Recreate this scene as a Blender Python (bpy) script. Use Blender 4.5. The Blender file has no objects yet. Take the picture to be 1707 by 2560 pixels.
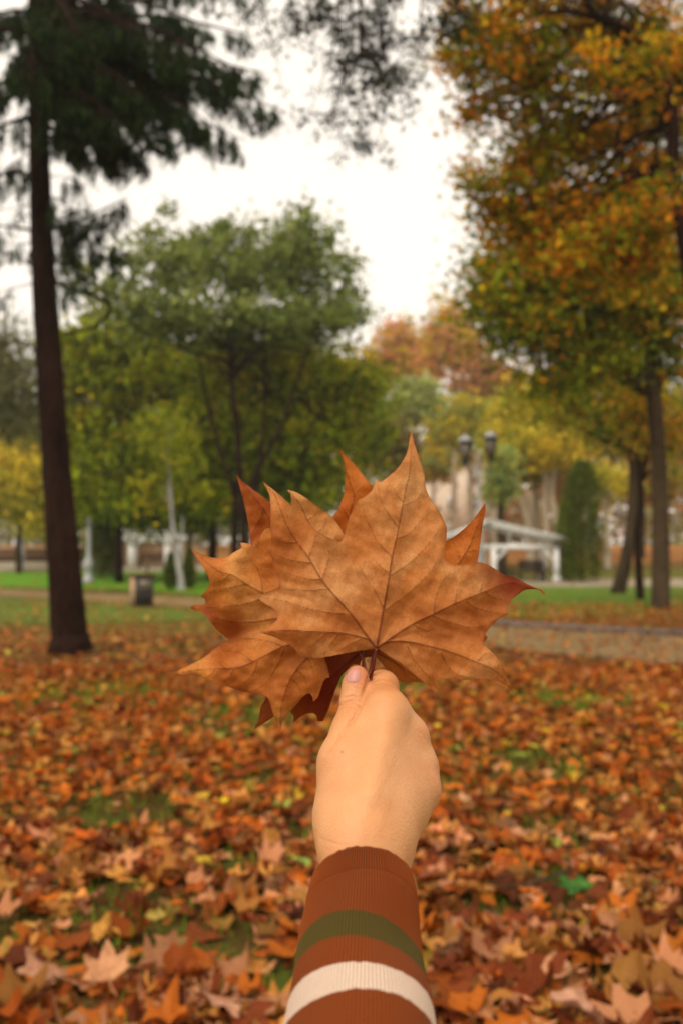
import bpy, math, numpy as np
from mathutils import Vector, Matrix
from mathutils.geometry import delaunay_2d_cdt
from mathutils.bvhtree import BVHTree

# ------------------------------------------------------------------ camera, sky, sun, exposure
S = bpy.context.scene
C = S.collection
F, CX, CY = 2341.0, 853.5, 1280.0            # focal length and centre, in pixels of the 1707 x 2560 frame
EYE = 1.5
PITCH = math.atan(97 / F)
cam = bpy.data.cameras.new("camera")
cam.sensor_fit = 'VERTICAL'; cam.sensor_height = 22.3; cam.sensor_width = 14.9
cam.lens = 22.3 * F / 2560
cam.clip_start = 0.02; cam.clip_end = 2000
cam.dof.use_dof = True; cam.dof.focus_distance = 0.615; cam.dof.aperture_fstop = 4.3
cam.dof.aperture_blades = 0
camo = bpy.data.objects.new("camera", cam); C.objects.link(camo)
camo.location = (0, 0, EYE); camo.rotation_euler = (math.pi / 2 + PITCH, 0, 0)
S.camera = camo

SUN_EL, SUN_AZ = math.radians(52), math.radians(215)    # sun behind the left shoulder of the camera, veiled by cloud
w = bpy.data.worlds.new("World"); S.world = w; w.use_nodes = True
nt = w.node_tree; nt.nodes.clear()
out = nt.nodes.new("ShaderNodeOutputWorld"); bg = nt.nodes.new("ShaderNodeBackground")
sky = nt.nodes.new("ShaderNodeTexSky"); sky.sky_type = 'NISHITA'; sky.sun_disc = False
sky.sun_elevation = SUN_EL; sky.sun_rotation = SUN_AZ; sky.dust_density = 3.0; sky.air_density = 1.0
hs = nt.nodes.new("ShaderNodeHueSaturation"); hs.inputs['Saturation'].default_value = 0.12
mixc = nt.nodes.new("ShaderNodeMix"); mixc.data_type = 'RGBA'; mixc.inputs[0].default_value = 0.72
mixc.inputs[7].default_value = (10.4, 9.35, 8.0, 1)      # even cloud cover over the clear-sky gradient
nt.links.new(sky.outputs[0], hs.inputs['Color']); nt.links.new(hs.outputs[0], mixc.inputs[6])
nt.links.new(mixc.outputs[2], bg.inputs[0]); bg.inputs[1].default_value = 0.125
nt.links.new(bg.outputs[0], out.inputs[0])
sun = bpy.data.lights.new("sun", 'SUN'); sun.energy = 1.5; sun.angle = math.radians(22); sun.color = (1, 0.93, 0.84)
suno = bpy.data.objects.new("sun", sun); C.objects.link(suno)
sd = Vector((math.sin(SUN_AZ) * math.cos(SUN_EL), math.cos(SUN_AZ) * math.cos(SUN_EL), math.sin(SUN_EL)))
suno.rotation_euler = sd.to_track_quat('Z', 'Y').to_euler(); suno.location = (-4, -6, 12)
S.view_settings.view_transform = 'Standard'; S.view_settings.look = 'None'
S.view_settings.gamma = 1.0; S.view_settings.use_curve_mapping = False
S.view_settings.exposure = 0.27
S.cycles.max_bounces = 7; S.cycles.diffuse_bounces = 3; S.cycles.transmission_bounces = 3; S.cycles.transparent_max_bounces = 8
S.cycles.sample_clamp_indirect = 6

# ------------------------------------------------------------------ helpers
CP, SP = math.cos(PITCH), math.sin(PITCH)
def cam2w(p):                                 # camera frame (x right, y up, z forward) -> world
    p = np.asarray(p, float)
    x, y, z = p[..., 0], p[..., 1], p[..., 2]
    return np.stack([x, z * CP - y * SP, EYE + z * SP + y * CP], -1)
def cpt(u, v, d):                             # a point seen at (u, v) of the frame at real distance d, in the camera frame
    return np.array([(u - CX) / F * d, -(v - CY) / F * d, d])
def at(u, v, d): return cam2w(cpt(u, v, d))
def gd(v): return EYE * F / (v - 1377.0)       # ground distance of a foot seen at height v
def sstep(a, b, x):
    t = np.clip((np.asarray(x, float) - a) / (b - a), 0, 1); return t * t * (3 - 2 * t)
def gh(x, y): return 2.0 * sstep(48, 92, y) + 0.0 * np.asarray(x)

def setp(o, label=None, cat=None, group=None, kind=None):
    if label: o['label'] = label
    if cat: o['category'] = cat
    if group: o['group'] = group
    if kind: o['kind'] = kind
    return o
def empty(name, loc, label, cat, group=None):
    o = bpy.data.objects.new(name, None); C.objects.link(o); o.location = loc; o.empty_display_size = 0.1
    return setp(o, label, cat, group)
def link(name, me, mat, parent=None, smooth=False):
    o = bpy.data.objects.new(name, me); C.objects.link(o)
    if mat is not None: me.materials.append(mat)
    if smooth: me.polygons.foreach_set('use_smooth', np.ones(len(me.polygons), bool))
    if parent is not None:
        o.parent = parent
        o.matrix_parent_inverse = Matrix.Translation(-parent.location)
    return o
def npmesh(name, V, faces, k=None, col=None):
    """faces: (n,k) int array of one size, or a list of such arrays; col: per-vertex rgb"""
    if not isinstance(faces, list): faces = [faces]
    faces = [np.asarray(f, np.int32) for f in faces if len(f)]
    me = bpy.data.meshes.new(name)
    V = np.asarray(V, np.float32)
    me.vertices.add(len(V)); me.vertices.foreach_set('co', V.ravel())
    li = np.concatenate([f.ravel() for f in faces]); tot = np.concatenate([np.full(len(f), f.shape[1], np.int32) for f in faces])
    st = np.concatenate([[0], np.cumsum(tot)[:-1]]).astype(np.int32)
    me.loops.add(len(li)); me.loops.foreach_set('vertex_index', li)
    me.polygons.add(len(tot)); me.polygons.foreach_set('loop_start', st); me.polygons.foreach_set('loop_total', tot)
    me.update(calc_edges=True)
    if col is not None:
        a = me.attributes.new('Col', 'FLOAT_COLOR', 'POINT')
        c = np.ones((len(V), 4), np.float32); c[:, :3] = col
        a.data.foreach_set('color', c.ravel())
    return me
class MB:                                      # collects simple shapes into one mesh
    def __init__(s): s.V = []; s.F = {}; s.n = 0
    def add(s, V, faces):
        V = np.asarray(V, float); s.V.append(V)
        for f in faces:
            s.F.setdefault(len(f), []).append([i + s.n for i in f])
        s.n += len(V); return s
    def box(s, c, size, rz=0.0, bev=0.0, tilt=None):
        hx, hy, hz = [q / 2 for q in size]
        b = min(bev, hx * .9, hy * .9)
        if b > 0:
            ring = [(-hx + b, -hy), (hx - b, -hy), (hx, -hy + b), (hx, hy - b), (hx - b, hy), (-hx + b, hy), (-hx, hy - b), (-hx, -hy + b)]
        else: ring = [(-hx, -hy), (hx, -hy), (hx, hy), (-hx, hy)]
        n = len(ring)
        V = np.array([(x, y, -hz) for x, y in ring] + [(x, y, hz) for x, y in ring])
        if tilt is not None:
            V = np.array([tilt @ Vector(q) for q in V])
        cr, sr = math.cos(rz), math.sin(rz)
        V = np.stack([V[:, 0] * cr - V[:, 1] * sr, V[:, 0] * sr + V[:, 1] * cr, V[:, 2]], -1) + np.array(c)
        fs = [list(range(n))[::-1], [n + i for i in range(n)]] + [[i, (i + 1) % n, n + (i + 1) % n, n + i] for i in range(n)]
        return s.add(V, fs)
    def bar(s, a, b, wd, ht=None):             # rectangular bar between two points
        a, b = Vector(a), Vector(b); d = b - a; ht = ht or wd
        up = Vector((0, 0, 1)) if abs(d.normalized().z) < .95 else Vector((0, 1, 0))
        x = d.cross(up).normalized() * wd / 2; z = x.cross(d).normalized() * ht / 2
        V = [tuple(p + i * x + j * z) for p in (a, b) for i, j in ((-1, -1), (1, -1), (1, 1), (-1, 1))]
        return s.add(V, [[3, 2, 1, 0], [4, 5, 6, 7]] + [[i, (i + 1) % 4, 4 + (i + 1) % 4, 4 + i] for i in range(4)])
    def tube(s, P, R, n=10, cap=True):
        V, fs = tube(P, R, n, cap); return s.add(V, fs)
    def lathe(s, c, prof, n=16):               # prof: (radius, z) pairs
        c = np.array(c); t = np.arange(n) / n * 2 * math.pi
        V = np.concatenate([np.stack([r * np.cos(t), r * np.sin(t), np.full(n, z)], -1) for r, z in prof]) + c
        fs = [[k * n + i, k * n + (i + 1) % n, (k + 1) * n + (i + 1) % n, (k + 1) * n + i] for k in range(len(prof) - 1) for i in range(n)]
        fs += [list(range(n))[::-1], [(len(prof) - 1) * n + i for i in range(n)]]
        return s.add(V, fs)
    def build(s, name, mat, parent=None, smooth=False):
        V = np.concatenate(s.V)
        return link(name, npmesh(name, V, [np.array(f) for f in s.F.values()]), mat, parent, smooth)
def tube(P, R, n=10, cap=True, rs=None, rough=0.0):
    P = np.asarray(P, float); m = len(P); R = np.broadcast_to(np.asarray(R, float), (m,))
    T = np.gradient(P, axis=0); T /= np.linalg.norm(T, axis=1)[:, None] + 1e-12
    ref = np.array([0, 1., 0]) if abs(T[0, 1]) < .9 else np.array([1., 0, 0])
    V = []
    for i in range(m):
        a = np.cross(T[i], ref); a /= np.linalg.norm(a); b = np.cross(T[i], a); ref = np.cross(a, T[i])
        ref /= np.linalg.norm(ref)
        t = np.arange(n) / n * 2 * math.pi
        r = R[i] * (1 + (rough * rs.randn(n) if rs is not None else 0))
        V.append(P[i] + (np.cos(t) * r)[:, None] * a + (np.sin(t) * r)[:, None] * b)
    V = np.concatenate(V)
    fs = [[k * n + i, k * n + (i + 1) % n, (k + 1) * n + (i + 1) % n, (k + 1) * n + i] for k in range(m - 1) for i in range(n)]
    if cap: fs += [list(range(n))[::-1], [(m - 1) * n + i for i in range(n)]]
    return V, fs
def spline(P, n=8):                            # Catmull-Rom through the points
    P = np.asarray(P, float); Q = np.vstack([2 * P[0] - P[1], P, 2 * P[-1] - P[-2]]); out = []
    for i in range(1, len(Q) - 2):
        t = (np.arange(n) / n)[:, None]; a, b, c, d = Q[i - 1:i + 3]
        out.append(.5 * (2 * b + (c - a) * t + (2 * a - 5 * b + 4 * c - d) * t ** 2 + (3 * b - a - 3 * c + d) * t ** 3))
    return np.vstack(out + [P[-1:]])

# ------------------------------------------------------------------ materials
def mat(name, color=(.5, .5, .5), rough=.7, spec=.3):
    m = bpy.data.materials.new(name); m.use_nodes = True
    b = m.node_tree.nodes['Principled BSDF']
    b.inputs['Base Color'].default_value = (*color, 1); b.inputs['Roughness'].default_value = rough
    b.inputs['Specular IOR Level'].default_value = spec
    return m, m.node_tree, b
def N(nt, t, **kw):
    n = nt.nodes.new(t)
    for k, v in kw.items():
        if k.startswith('i_'): n.inputs[k[2:].replace('_', ' ')].default_value = v
        else: setattr(n, k, v)
    return n
def noise(nt, scale, detail=4, rough=.55, vec=None, dist=0.0):
    n = N(nt, 'ShaderNodeTexNoise'); n.inputs['Scale'].default_value = scale; n.inputs['Detail'].default_value = detail
    n.inputs['Roughness'].default_value = rough; n.inputs['Distortion'].default_value = dist
    if vec is not None: nt.links.new(vec, n.inputs['Vector'])
    return n.outputs['Fac']
def ramp(nt, fac, stops):
    r = N(nt, 'ShaderNodeValToRGB'); e = r.color_ramp.elements
    while len(e) > 1: e.remove(e[-1])
    e[0].position = stops[0][0]; e[0].color = (*stops[0][1], 1)
    for p, c in stops[1:]:
        q = e.new(p); q.color = (*c, 1)
    nt.links.new(fac, r.inputs[0]); return r.outputs[0]
def mixrgb(nt, fac, a, b, mode='MIX'):
    m = N(nt, 'ShaderNodeMix'); m.data_type = 'RGBA'; m.blend_type = mode
    for s, v in ((m.inputs[0], fac), (m.inputs[6], a), (m.inputs[7], b)):
        if isinstance(v, (int, float)): s.default_value = v
        elif isinstance(v, tuple): s.default_value = (*v, 1)
        else: nt.links.new(v, s)
    return m.outputs[2]
def mth(nt, op, a, b=0.0, c=None):
    m = N(nt, 'ShaderNodeMath'); m.operation = op
    for s, v in zip(m.inputs, (a, b, c)):
        if v is None: continue
        if isinstance(v, (int, float)): s.default_value = v
        else: nt.links.new(v, s)
    return m.outputs[0]
def bump(nt, h, strength, dist, bsdf):
    b = N(nt, 'ShaderNodeBump'); b.inputs['Strength'].default_value = strength; b.inputs['Distance'].default_value = dist
    nt.links.new(h, b.inputs['Height']); nt.links.new(b.outputs[0], bsdf.inputs['Normal']); return b
def coords(nt, kind='Object'): return N(nt, 'ShaderNodeTexCoord').outputs[kind]

def foliage_mat(name, trans=.35, rough=.55):
    m, nt, b = mat(name, rough=.8, spec=.06)
    a = N(nt, 'ShaderNodeAttribute', attribute_name='Col').outputs['Color']
    n = noise(nt, 9.0, 3, vec=coords(nt))
    c = mixrgb(nt, 1.0, a, ramp(nt, n, [(.3, (.72, .72, .72)), (.7, (1.25, 1.25, 1.25))]), 'MULTIPLY')
    nt.links.new(c, b.inputs['Base Color'])
    t = N(nt, 'ShaderNodeBsdfTranslucent'); nt.links.new(c, t.inputs[0])
    mx = N(nt, 'ShaderNodeMixShader'); mx.inputs[0].default_value = trans
    nt.links.new(b.outputs[0], mx.inputs[1]); nt.links.new(t.outputs[0], mx.inputs[2])
    nt.links.new(mx.outputs[0], nt.nodes['Material Output'].inputs[0]); return m
def bark_mat(name, c1, c2, scale=6):
    m, nt, b = mat(name, rough=.95, spec=.05)
    mp = N(nt, 'ShaderNodeMapping'); mp.inputs['Scale'].default_value = (1, 1, .22)
    nt.links.new(coords(nt), mp.inputs[0])
    n1 = noise(nt, scale * 4, 6, .65, mp.outputs[0]); n2 = noise(nt, scale * .5, 3, .5, mp.outputs[0])
    c = mixrgb(nt, mth(nt, 'MULTIPLY', mth(nt, 'ADD', n1, n2), .5), c1, c2)
    c = ramp(nt, mth(nt, 'MULTIPLY', mth(nt, 'ADD', n1, n2), .5), [(.36, c1), (.62, c2)])
    nt.links.new(c, b.inputs['Base Color']); bump(nt, n1, .9, .03, b); return m
M = {}
M['foliage'] = foliage_mat('tree_foliage'); M['foliage_far'] = foliage_mat('far_tree_foliage', .5); M['needles'] = foliage_mat('needle_foliage', .15)
M['bark_dark'] = bark_mat('dark_reddish_bark', (.008, .0035, .0025), (.034, .016, .010))
M['bark'] = bark_mat('grey_brown_bark', (.022, .014, .007), (.085, .056, .030))
M['bark_pale'] = bark_mat('pale_bark', (.22, .16, .10), (.48, .38, .27), 3)
M['bark_birch'] = bark_mat('white_birch_bark', (.20, .18, .17), (.60, .57, .54), 2)
def plain(name, c, rough=.6, var=.15, scale=14, b_=.0, spec=.3):
    m, nt, b = mat(name, c, rough, spec)
    n = noise(nt, scale, 5, vec=coords(nt))
    lo = tuple(x * (1 - var) for x in c); hi = tuple(min(1, x * (1 + var)) for x in c)
    nt.links.new(ramp(nt, n, [(.3, lo), (.7, hi)]), b.inputs['Base Color'])
    if b_: bump(nt, n, .6, b_, b)
    return m
M['white'] = plain('white_painted_wood', (.88, .86, .83), .5, .05)
M['lampgrey'] = plain('grey_white_iron', (.42, .41, .42), .45, .12)
M['black'] = plain('black_iron', (.03, .03, .035), .5, .2)
M['brownwood'] = plain('brown_wood', (.11, .055, .025), .7, .35, 20)
M['darkbin'] = plain('dark_metal', (.045, .035, .035), .6, .4, 10)
M['wall'] = plain('pale_render_wall', (.72, .58, .44), .8, .12, 3)
M['tan'] = plain('tan_brick', (.48, .30, .17), .85, .3, 12)
M['roof'] = plain('terracotta_tiles', (.42, .17, .09), .8, .3, 12)
M['stone'] = plain('kerb_stone', (.17, .125, .10), .9, .3, 9, .02)
g_, gnt, gb = mat('lantern_glass', (.75, .74, .70), .25, .5); M['glass'] = g_
M['pane'] = mat('window_pane', (.28, .26, .22), .2, .5)[0]

# ------------------------------------------------------------------ the hand: one distance field, one continuous skin
def smin(a, b, k):
    h = np.clip(.5 + .5 * (b - a) / k, 0, 1); return b + (a - b) * h - k * h * (1 - h)
def build_hand():
    h = 0.0009
    lo = np.array([-.030, -.222, .415]); hi = np.array([.075, -.088, .655])
    n = np.ceil((hi - lo) / h).astype(int) + 1
    X, Y, Z = np.meshgrid(*[(lo[i] + h * np.arange(n[i])).astype(np.float32) for i in range(3)], indexing='ij')
    def cap(a, b, ra, rb):
        a = np.asarray(a); b = np.asarray(b); d = b - a; L = float(d @ d)
        t = np.clip(((X - a[0]) * d[0] + (Y - a[1]) * d[1] + (Z - a[2]) * d[2]) / L, 0, 1)
        return np.sqrt((X - a[0] - t * d[0]) ** 2 + (Y - a[1] - t * d[1]) ** 2 + (Z - a[2] - t * d[2]) ** 2) - (ra + (rb - ra) * t)
    def chain(pts, rs, k=.004):
        r = None
        for i in range(len(pts) - 1):
            c = cap(pts[i], pts[i + 1], rs[i], rs[i + 1]); r = c if r is None else smin(r, c, k)
        return r
    W1 = cpt(900, 2170, .512); W2 = cpt(908, 2165, .518)
    E = np.array([.002, -.2400, .37])
    # the radius-ulna oval of the wrist, running back inside the sleeve
    palm = cap(W1, E + [-.004, 0, 0], .0182, .0206); palm = smin(palm, cap(W2 + [.0066, -.004, 0], E + [.006, -.003, 0], .0162, .0200), .012)
    mi, mm, mr, mp = cpt(960, 1786, .584), cpt(1012, 1842, .588), cpt(1038, 1916, .586), cpt(1043, 1984, .574)
    wi, wm, wr, wp = cpt(885, 2090, .526), cpt(905, 2080, .532), cpt(935, 2085, .534), cpt(944, 2090, .536)
    for a, b, ra, rb in ((wi, mi, .0172, .0112), (wm, mm, .0165, .0108), (wr, mr, .0160, .0100), (wp, mp, .0135, .0098)):
        palm = smin(palm, cap(a, b, ra, rb), .021)
    # palm-side pads (away from the camera) and heel of the hand
    palm = smin(palm, cap(cpt(880, 2010, .562), cpt(905, 1880, .592), .012, .010), .015)
    palm = smin(palm, cap(cpt(990, 2040, .560), cpt(1010, 1960, .585), .012, .010), .015)
    # thumb metacarpal mass
    palm = smin(palm, cap(cpt(862, 2030, .545), cpt(862, 1905, .565), .0172, .0133), .016)
    palm = smin(palm, cap(cpt(862, 1905, .565), cpt(874, 1826, .580), .0133, .0098), .014)
    thumb = chain([cpt(868, 1832, .580), cpt(884, 1750, .596), cpt(890, 1712, .601), cpt(893, 1690, .602)], [.0098, .0079, .0080, .0068], .005)
    index = chain([mi, cpt(955, 1717, .614)], [.0112, .0102], .004)
    index = smin(index, chain([cpt(955, 1716, .617), cpt(917, 1726, .637), cpt(889, 1716, .6235)], [.0096, .0080, .0068], .003), .006)
    mid = chain([mm, cpt(973, 1800, .630), cpt(912, 1855, .634), cpt(893, 1884, .612)], [.0104, .0093, .0082, .0068], .003)
    ring = chain([mr, cpt(1008, 1876, .627), cpt(947, 1905, .632), cpt(917, 1930, .610)], [.0098, .0088, .0078, .0066], .003)
    pink = chain([mp, cpt(1030, 1950, .607), cpt(985, 1958, .614), cpt(952, 1975, .598)], [.0090, .0078, .0069, .0060], .003)
    D = smin(palm, index, .016); D = smin(D, thumb, .0045)
    fing = smin(smin(mid, ring, .0012), pink, .0012)
    D = smin(D, fing, .004)
    # index side of the thumb web: a soft bridge of skin
    D = smin(D, cap(cpt(885, 1830, .583), cpt(935, 1800, .590), .0085, .009), .010)
    # knuckle heads as soft bumps
    for p, r in ((cpt(972, 1772, .5815), .0075), (cpt(1028, 1838, .5865), .0085), (cpt(1052, 1914, .584), .0078), (cpt(1058, 1980, .573), .0075)):
        D = smin(D, cap(p, p + 1e-4, r, r), .010)
    # tendon of the index finger
    D = smin(D, cap(cpt(925, 1990, .5245), cpt(968, 1800, .573), .004, .0042), .012)
    # surface nets
    ins = D < 0
    c = np.zeros(tuple(n - 1), np.int8)
    for dx in (0, 1):
        for dy in (0, 1):
            for dz in (0, 1): c += ins[dx:n[0] - 1 + dx, dy:n[1] - 1 + dy, dz:n[2] - 1 + dz]
    act = (c > 0) & (c < 8); idx = -np.ones(act.shape, np.int32); I = np.argwhere(act); idx[act] = np.arange(len(I))
    acc = np.zeros((len(I), 3)); cnt = np.zeros(len(I))
    for ax in range(3):
        o1, o2 = [k for k in range(3) if k != ax]
        for a in (0, 1):
            for b in (0, 1):
                p = I.copy(); p[:, o1] += a; p[:, o2] += b; q = p.copy(); q[:, ax] += 1
                fp = D[p[:, 0], p[:, 1], p[:, 2]].astype(float); fq = D[q[:, 0], q[:, 1], q[:, 2]].astype(float)
                x = (fp < 0) != (fq < 0); t = np.where(x, fp / np.where(fp == fq, 1, fp - fq), 0)
                P = p.astype(float); P[:, ax] += t
                acc[x] += P[x]; cnt[x] += 1
    V = lo + h * acc / cnt[:, None]
    faces = []
    for ax in range(3):
        o1, o2 = [k for k in range(3) if k != ax]
        sl = [slice(None)] * 3; sr = [slice(None)] * 3; sl[ax] = slice(0, -1); sr[ax] = slice(1, None)
        x = ins[tuple(sl)] != ins[tuple(sr)]; E_ = np.argwhere(x)
        ok = (E_[:, o1] > 0) & (E_[:, o2] > 0) & (E_[:, o1] < n[o1] - 1) & (E_[:, o2] < n[o2] - 1); E_ = E_[ok]
        fl = ins[E_[:, 0], E_[:, 1], E_[:, 2]]
        q = []
        for a, b in ((1, 1), (0, 1), (0, 0), (1, 0)):
            p = E_.copy(); p[:, o1] -= a; p[:, o2] -= b; q.append(idx[p[:, 0], p[:, 1], p[:, 2]])
        q = np.stack(q, 1)
        if ax == 1: fl = ~fl
        q[~fl] = q[~fl][:, ::-1]; faces.append(q)
    Fc = np.concatenate(faces)
    # relax the grid, keep the form
    e = np.concatenate([Fc[:, [0, 1]], Fc[:, [1, 2]], Fc[:, [2, 3]], Fc[:, [3, 0]]])
    for _ in range(5):
        s = np.zeros_like(V); m = np.zeros(len(V))
        for k in range(3): s[:, k] = np.bincount(e[:, 0], V[e[:, 1], k], len(V)) + np.bincount(e[:, 1], V[e[:, 0], k], len(V))
        m = np.bincount(e[:, 0], minlength=len(V)) + np.bincount(e[:, 1], minlength=len(V))
        V = .45 * V + .55 * s / m[:, None]
    # creases of the thumb joint and the fold between thumb and index finger, pressed in along their lines
    n0 = np.cross(V[Fc[:, 2]] - V[Fc[:, 0]], V[Fc[:, 3]] - V[Fc[:, 1]])
    Nn = np.zeros_like(V)
    for k in range(4):
        for j in range(3): Nn[:, j] += np.bincount(Fc[:, k], n0[:, j], len(V))
    Nn /= np.linalg.norm(Nn, axis=1)[:, None] + 1e-12
    u = V[:, 0] / V[:, 2] * F + CX; v = -V[:, 1] / V[:, 2] * F + CY
    front = (V[:, 2] < .612) & (Nn[:, 2] < .2)
    def groove(pl, wpx, depth):
        pl = spline(pl, 4); d = np.full(len(V), 1e9)
        for a, b in zip(pl[:-1], pl[1:]):
            ab = b - a; t = np.clip(((u - a[0]) * ab[0] + (v - a[1]) * ab[1]) / (ab @ ab), 0, 1)
            d = np.minimum(d, np.hypot(u - a[0] - t * ab[0], v - a[1] - t * ab[1]))
        V[:] -= Nn * (depth * np.exp(-(d / wpx) ** 2) * front)[:, None]
    groove([(861, 1745), (880, 1739), (899, 1747)], 2.8, .0010)
    groove([(850, 1763), (872, 1755), (898, 1757)], 3.2, .0013)
    groove([(854, 1756), (874, 1750), (896, 1752)], 2.0, .0005)
    groove([(848, 1772), (866, 1765), (886, 1765)], 2.5, .0007)
    groove([(924, 1694), (914, 1722), (903, 1750), (890, 1785), (874, 1808), (852, 1832)], 5.0, .0022)
    groove([(900, 2085), (925, 1990), (950, 1890), (966, 1800)], 18, -.0005)
    groove([(935, 2085), (975, 1985), (1005, 1900), (1018, 1850)], 16, -.0003)
    groove([(862, 2050), (858, 1960), (868, 1880)], 10, -.0004)
    groove([(955, 2060), (940, 1985), (968, 1930), (985, 1880)], 7, -.00014)
    groove([(938, 1700), (952, 1695), (968, 1698)], 2.5, .0004)
    groove([(936, 1711), (954, 1706), (974, 1709)], 2.5, .0004)
    groove([(1048, 1830), (1058, 1838), (1062, 1850)], 3, .0003)
    groove([(802, 2098), (850, 2112), (900, 2110)], 3, .0003)
    groove([(846, 1838), (835, 1856), (816, 1880)], 6, .0010)
    return V, Fc, u, v, Nn
HV, HF, hu, hv, HN = build_hand()
m, nt, b = mat('skin', (.74, .40, .22), .48, .35)
M['skin'] = m
co = coords(nt)
n1 = noise(nt, 38, 4, vec=co); n2 = noise(nt, 900, 3, vec=co); n3 = noise(nt, 14, 2, vec=co)
c = ramp(nt, n1, [(.3, (.55, .245, .088)), (.7, (.66, .335, .135))])
c = mixrgb(nt, mth(nt, 'MULTIPLY', n3, .5), c, (.64, .265, .12))
a = N(nt, 'ShaderNodeAttribute', attribute_name='Col').outputs['Color']
c = mixrgb(nt, 1.0, c, a, 'MULTIPLY')
nt.links.new(c, b.inputs['Base Color'])
b.inputs['Subsurface Weight'].default_value = .25; b.inputs['Subsurface Radius'].default_value = (.006, .0025, .0012); b.inputs['Subsurface Scale'].default_value = .6
vr = N(nt, 'ShaderNodeTexVoronoi'); vr.inputs['Scale'].default_value = 620; nt.links.new(co, vr.inputs['Vector'])
bump(nt, mth(nt, 'ADD', n2, mth(nt, 'MULTIPLY', vr.outputs['Distance'], .6)), .45, .0008, b)
# real pigment: rosier thumb tip and knuckles, two small moles
pig = np.ones((len(HV), 3))
def spot(cu, cv, r, colr, amt=1.0):
    k = (amt * np.exp(-((hu - cu) ** 2 + (hv - cv) ** 2) / r ** 2))[:, None] * (HN[:, 2:3] < .3)
    pig[:] = pig * (1 - k) + pig * np.array(colr) * k
spot(905, 1690, 34, (1.0, .74, .72), .8); spot(975, 1708, 26, (.98, .76, .66), .7); spot(1060, 1835, 26, (1, .84, .78), .6)
spot(1075, 1930, 40, (.98, .82, .74), .6); spot(855, 1880, 2.6, (.5, .35, .3)); spot(976, 2137, 2.4, (.45, .3, .25)); spot(872, 1756, 16, (1, .8, .72), .6)
me = npmesh('person', cam2w(HV), HF, col=pig)
person = link('person', me, M['skin'], smooth=True)
setp(person, 'raised right arm in a rust brown striped sleeve, the hand pinching dry leaves', 'person')
BV = BVHTree.FromPolygons([Vector(q) for q in HV], [list(map(int, f)) for f in HF])
# thumb nail
def nail():
    cu, cv, a_, b_ = 882.5, 1688, 19.5, 19.5
    rings, seg = 9, 40; P = []; D_ = []
    for i in range(rings + 1):
        r = i / rings
        for j in range(seg):
            t = j / seg * 2 * math.pi; ct, st = math.cos(t), math.sin(t)
            k = (abs(ct) ** 3.0 + abs(st) ** 3.0) ** (-1 / 3.0)
            x = cu + a_ * r * ct * k + (-.10) * b_ * r * st * k; y = cv + b_ * r * st * k
            dr = Vector(cpt(x, y, 1.0)).normalized()
            hit = BV.ray_cast(Vector((0, 0, 0)), dr)
            if hit[0] is None: hit = BV.find_nearest(dr * .6)
            d = Vector(hit[0]); P.append(d); 
    P = np.array(P); cen = P[0:seg].mean(0)
    base = P - P.mean(0)
    lift = np.array([(.00055 * (1 - (i / rings) ** 6) + .00005) for i in range(rings + 1) for _ in range(seg)])
    dirs = P / np.linalg.norm(P, axis=1)[:, None]
    P = P - dirs * lift[:, None]
    fs = [[k * seg + i, k * seg + (i + 1) % seg, (k + 1) * seg + (i + 1) % seg, (k + 1) * seg + i] for k in range(rings) for i in range(seg)]
    return npmesh('nail', cam2w(P), np.array(fs))
m, nt, b = mat('nail', (.50, .21, .17), .42, .4)
co = coords(nt); nt.links.new(ramp(nt, noise(nt, 120, 2, vec=co), [(.3, (.47, .19, .145)), (.7, (.56, .25, .19))]), b.inputs['Base Color'])
link('thumb_nail', nail(), m, person, smooth=True)

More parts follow.
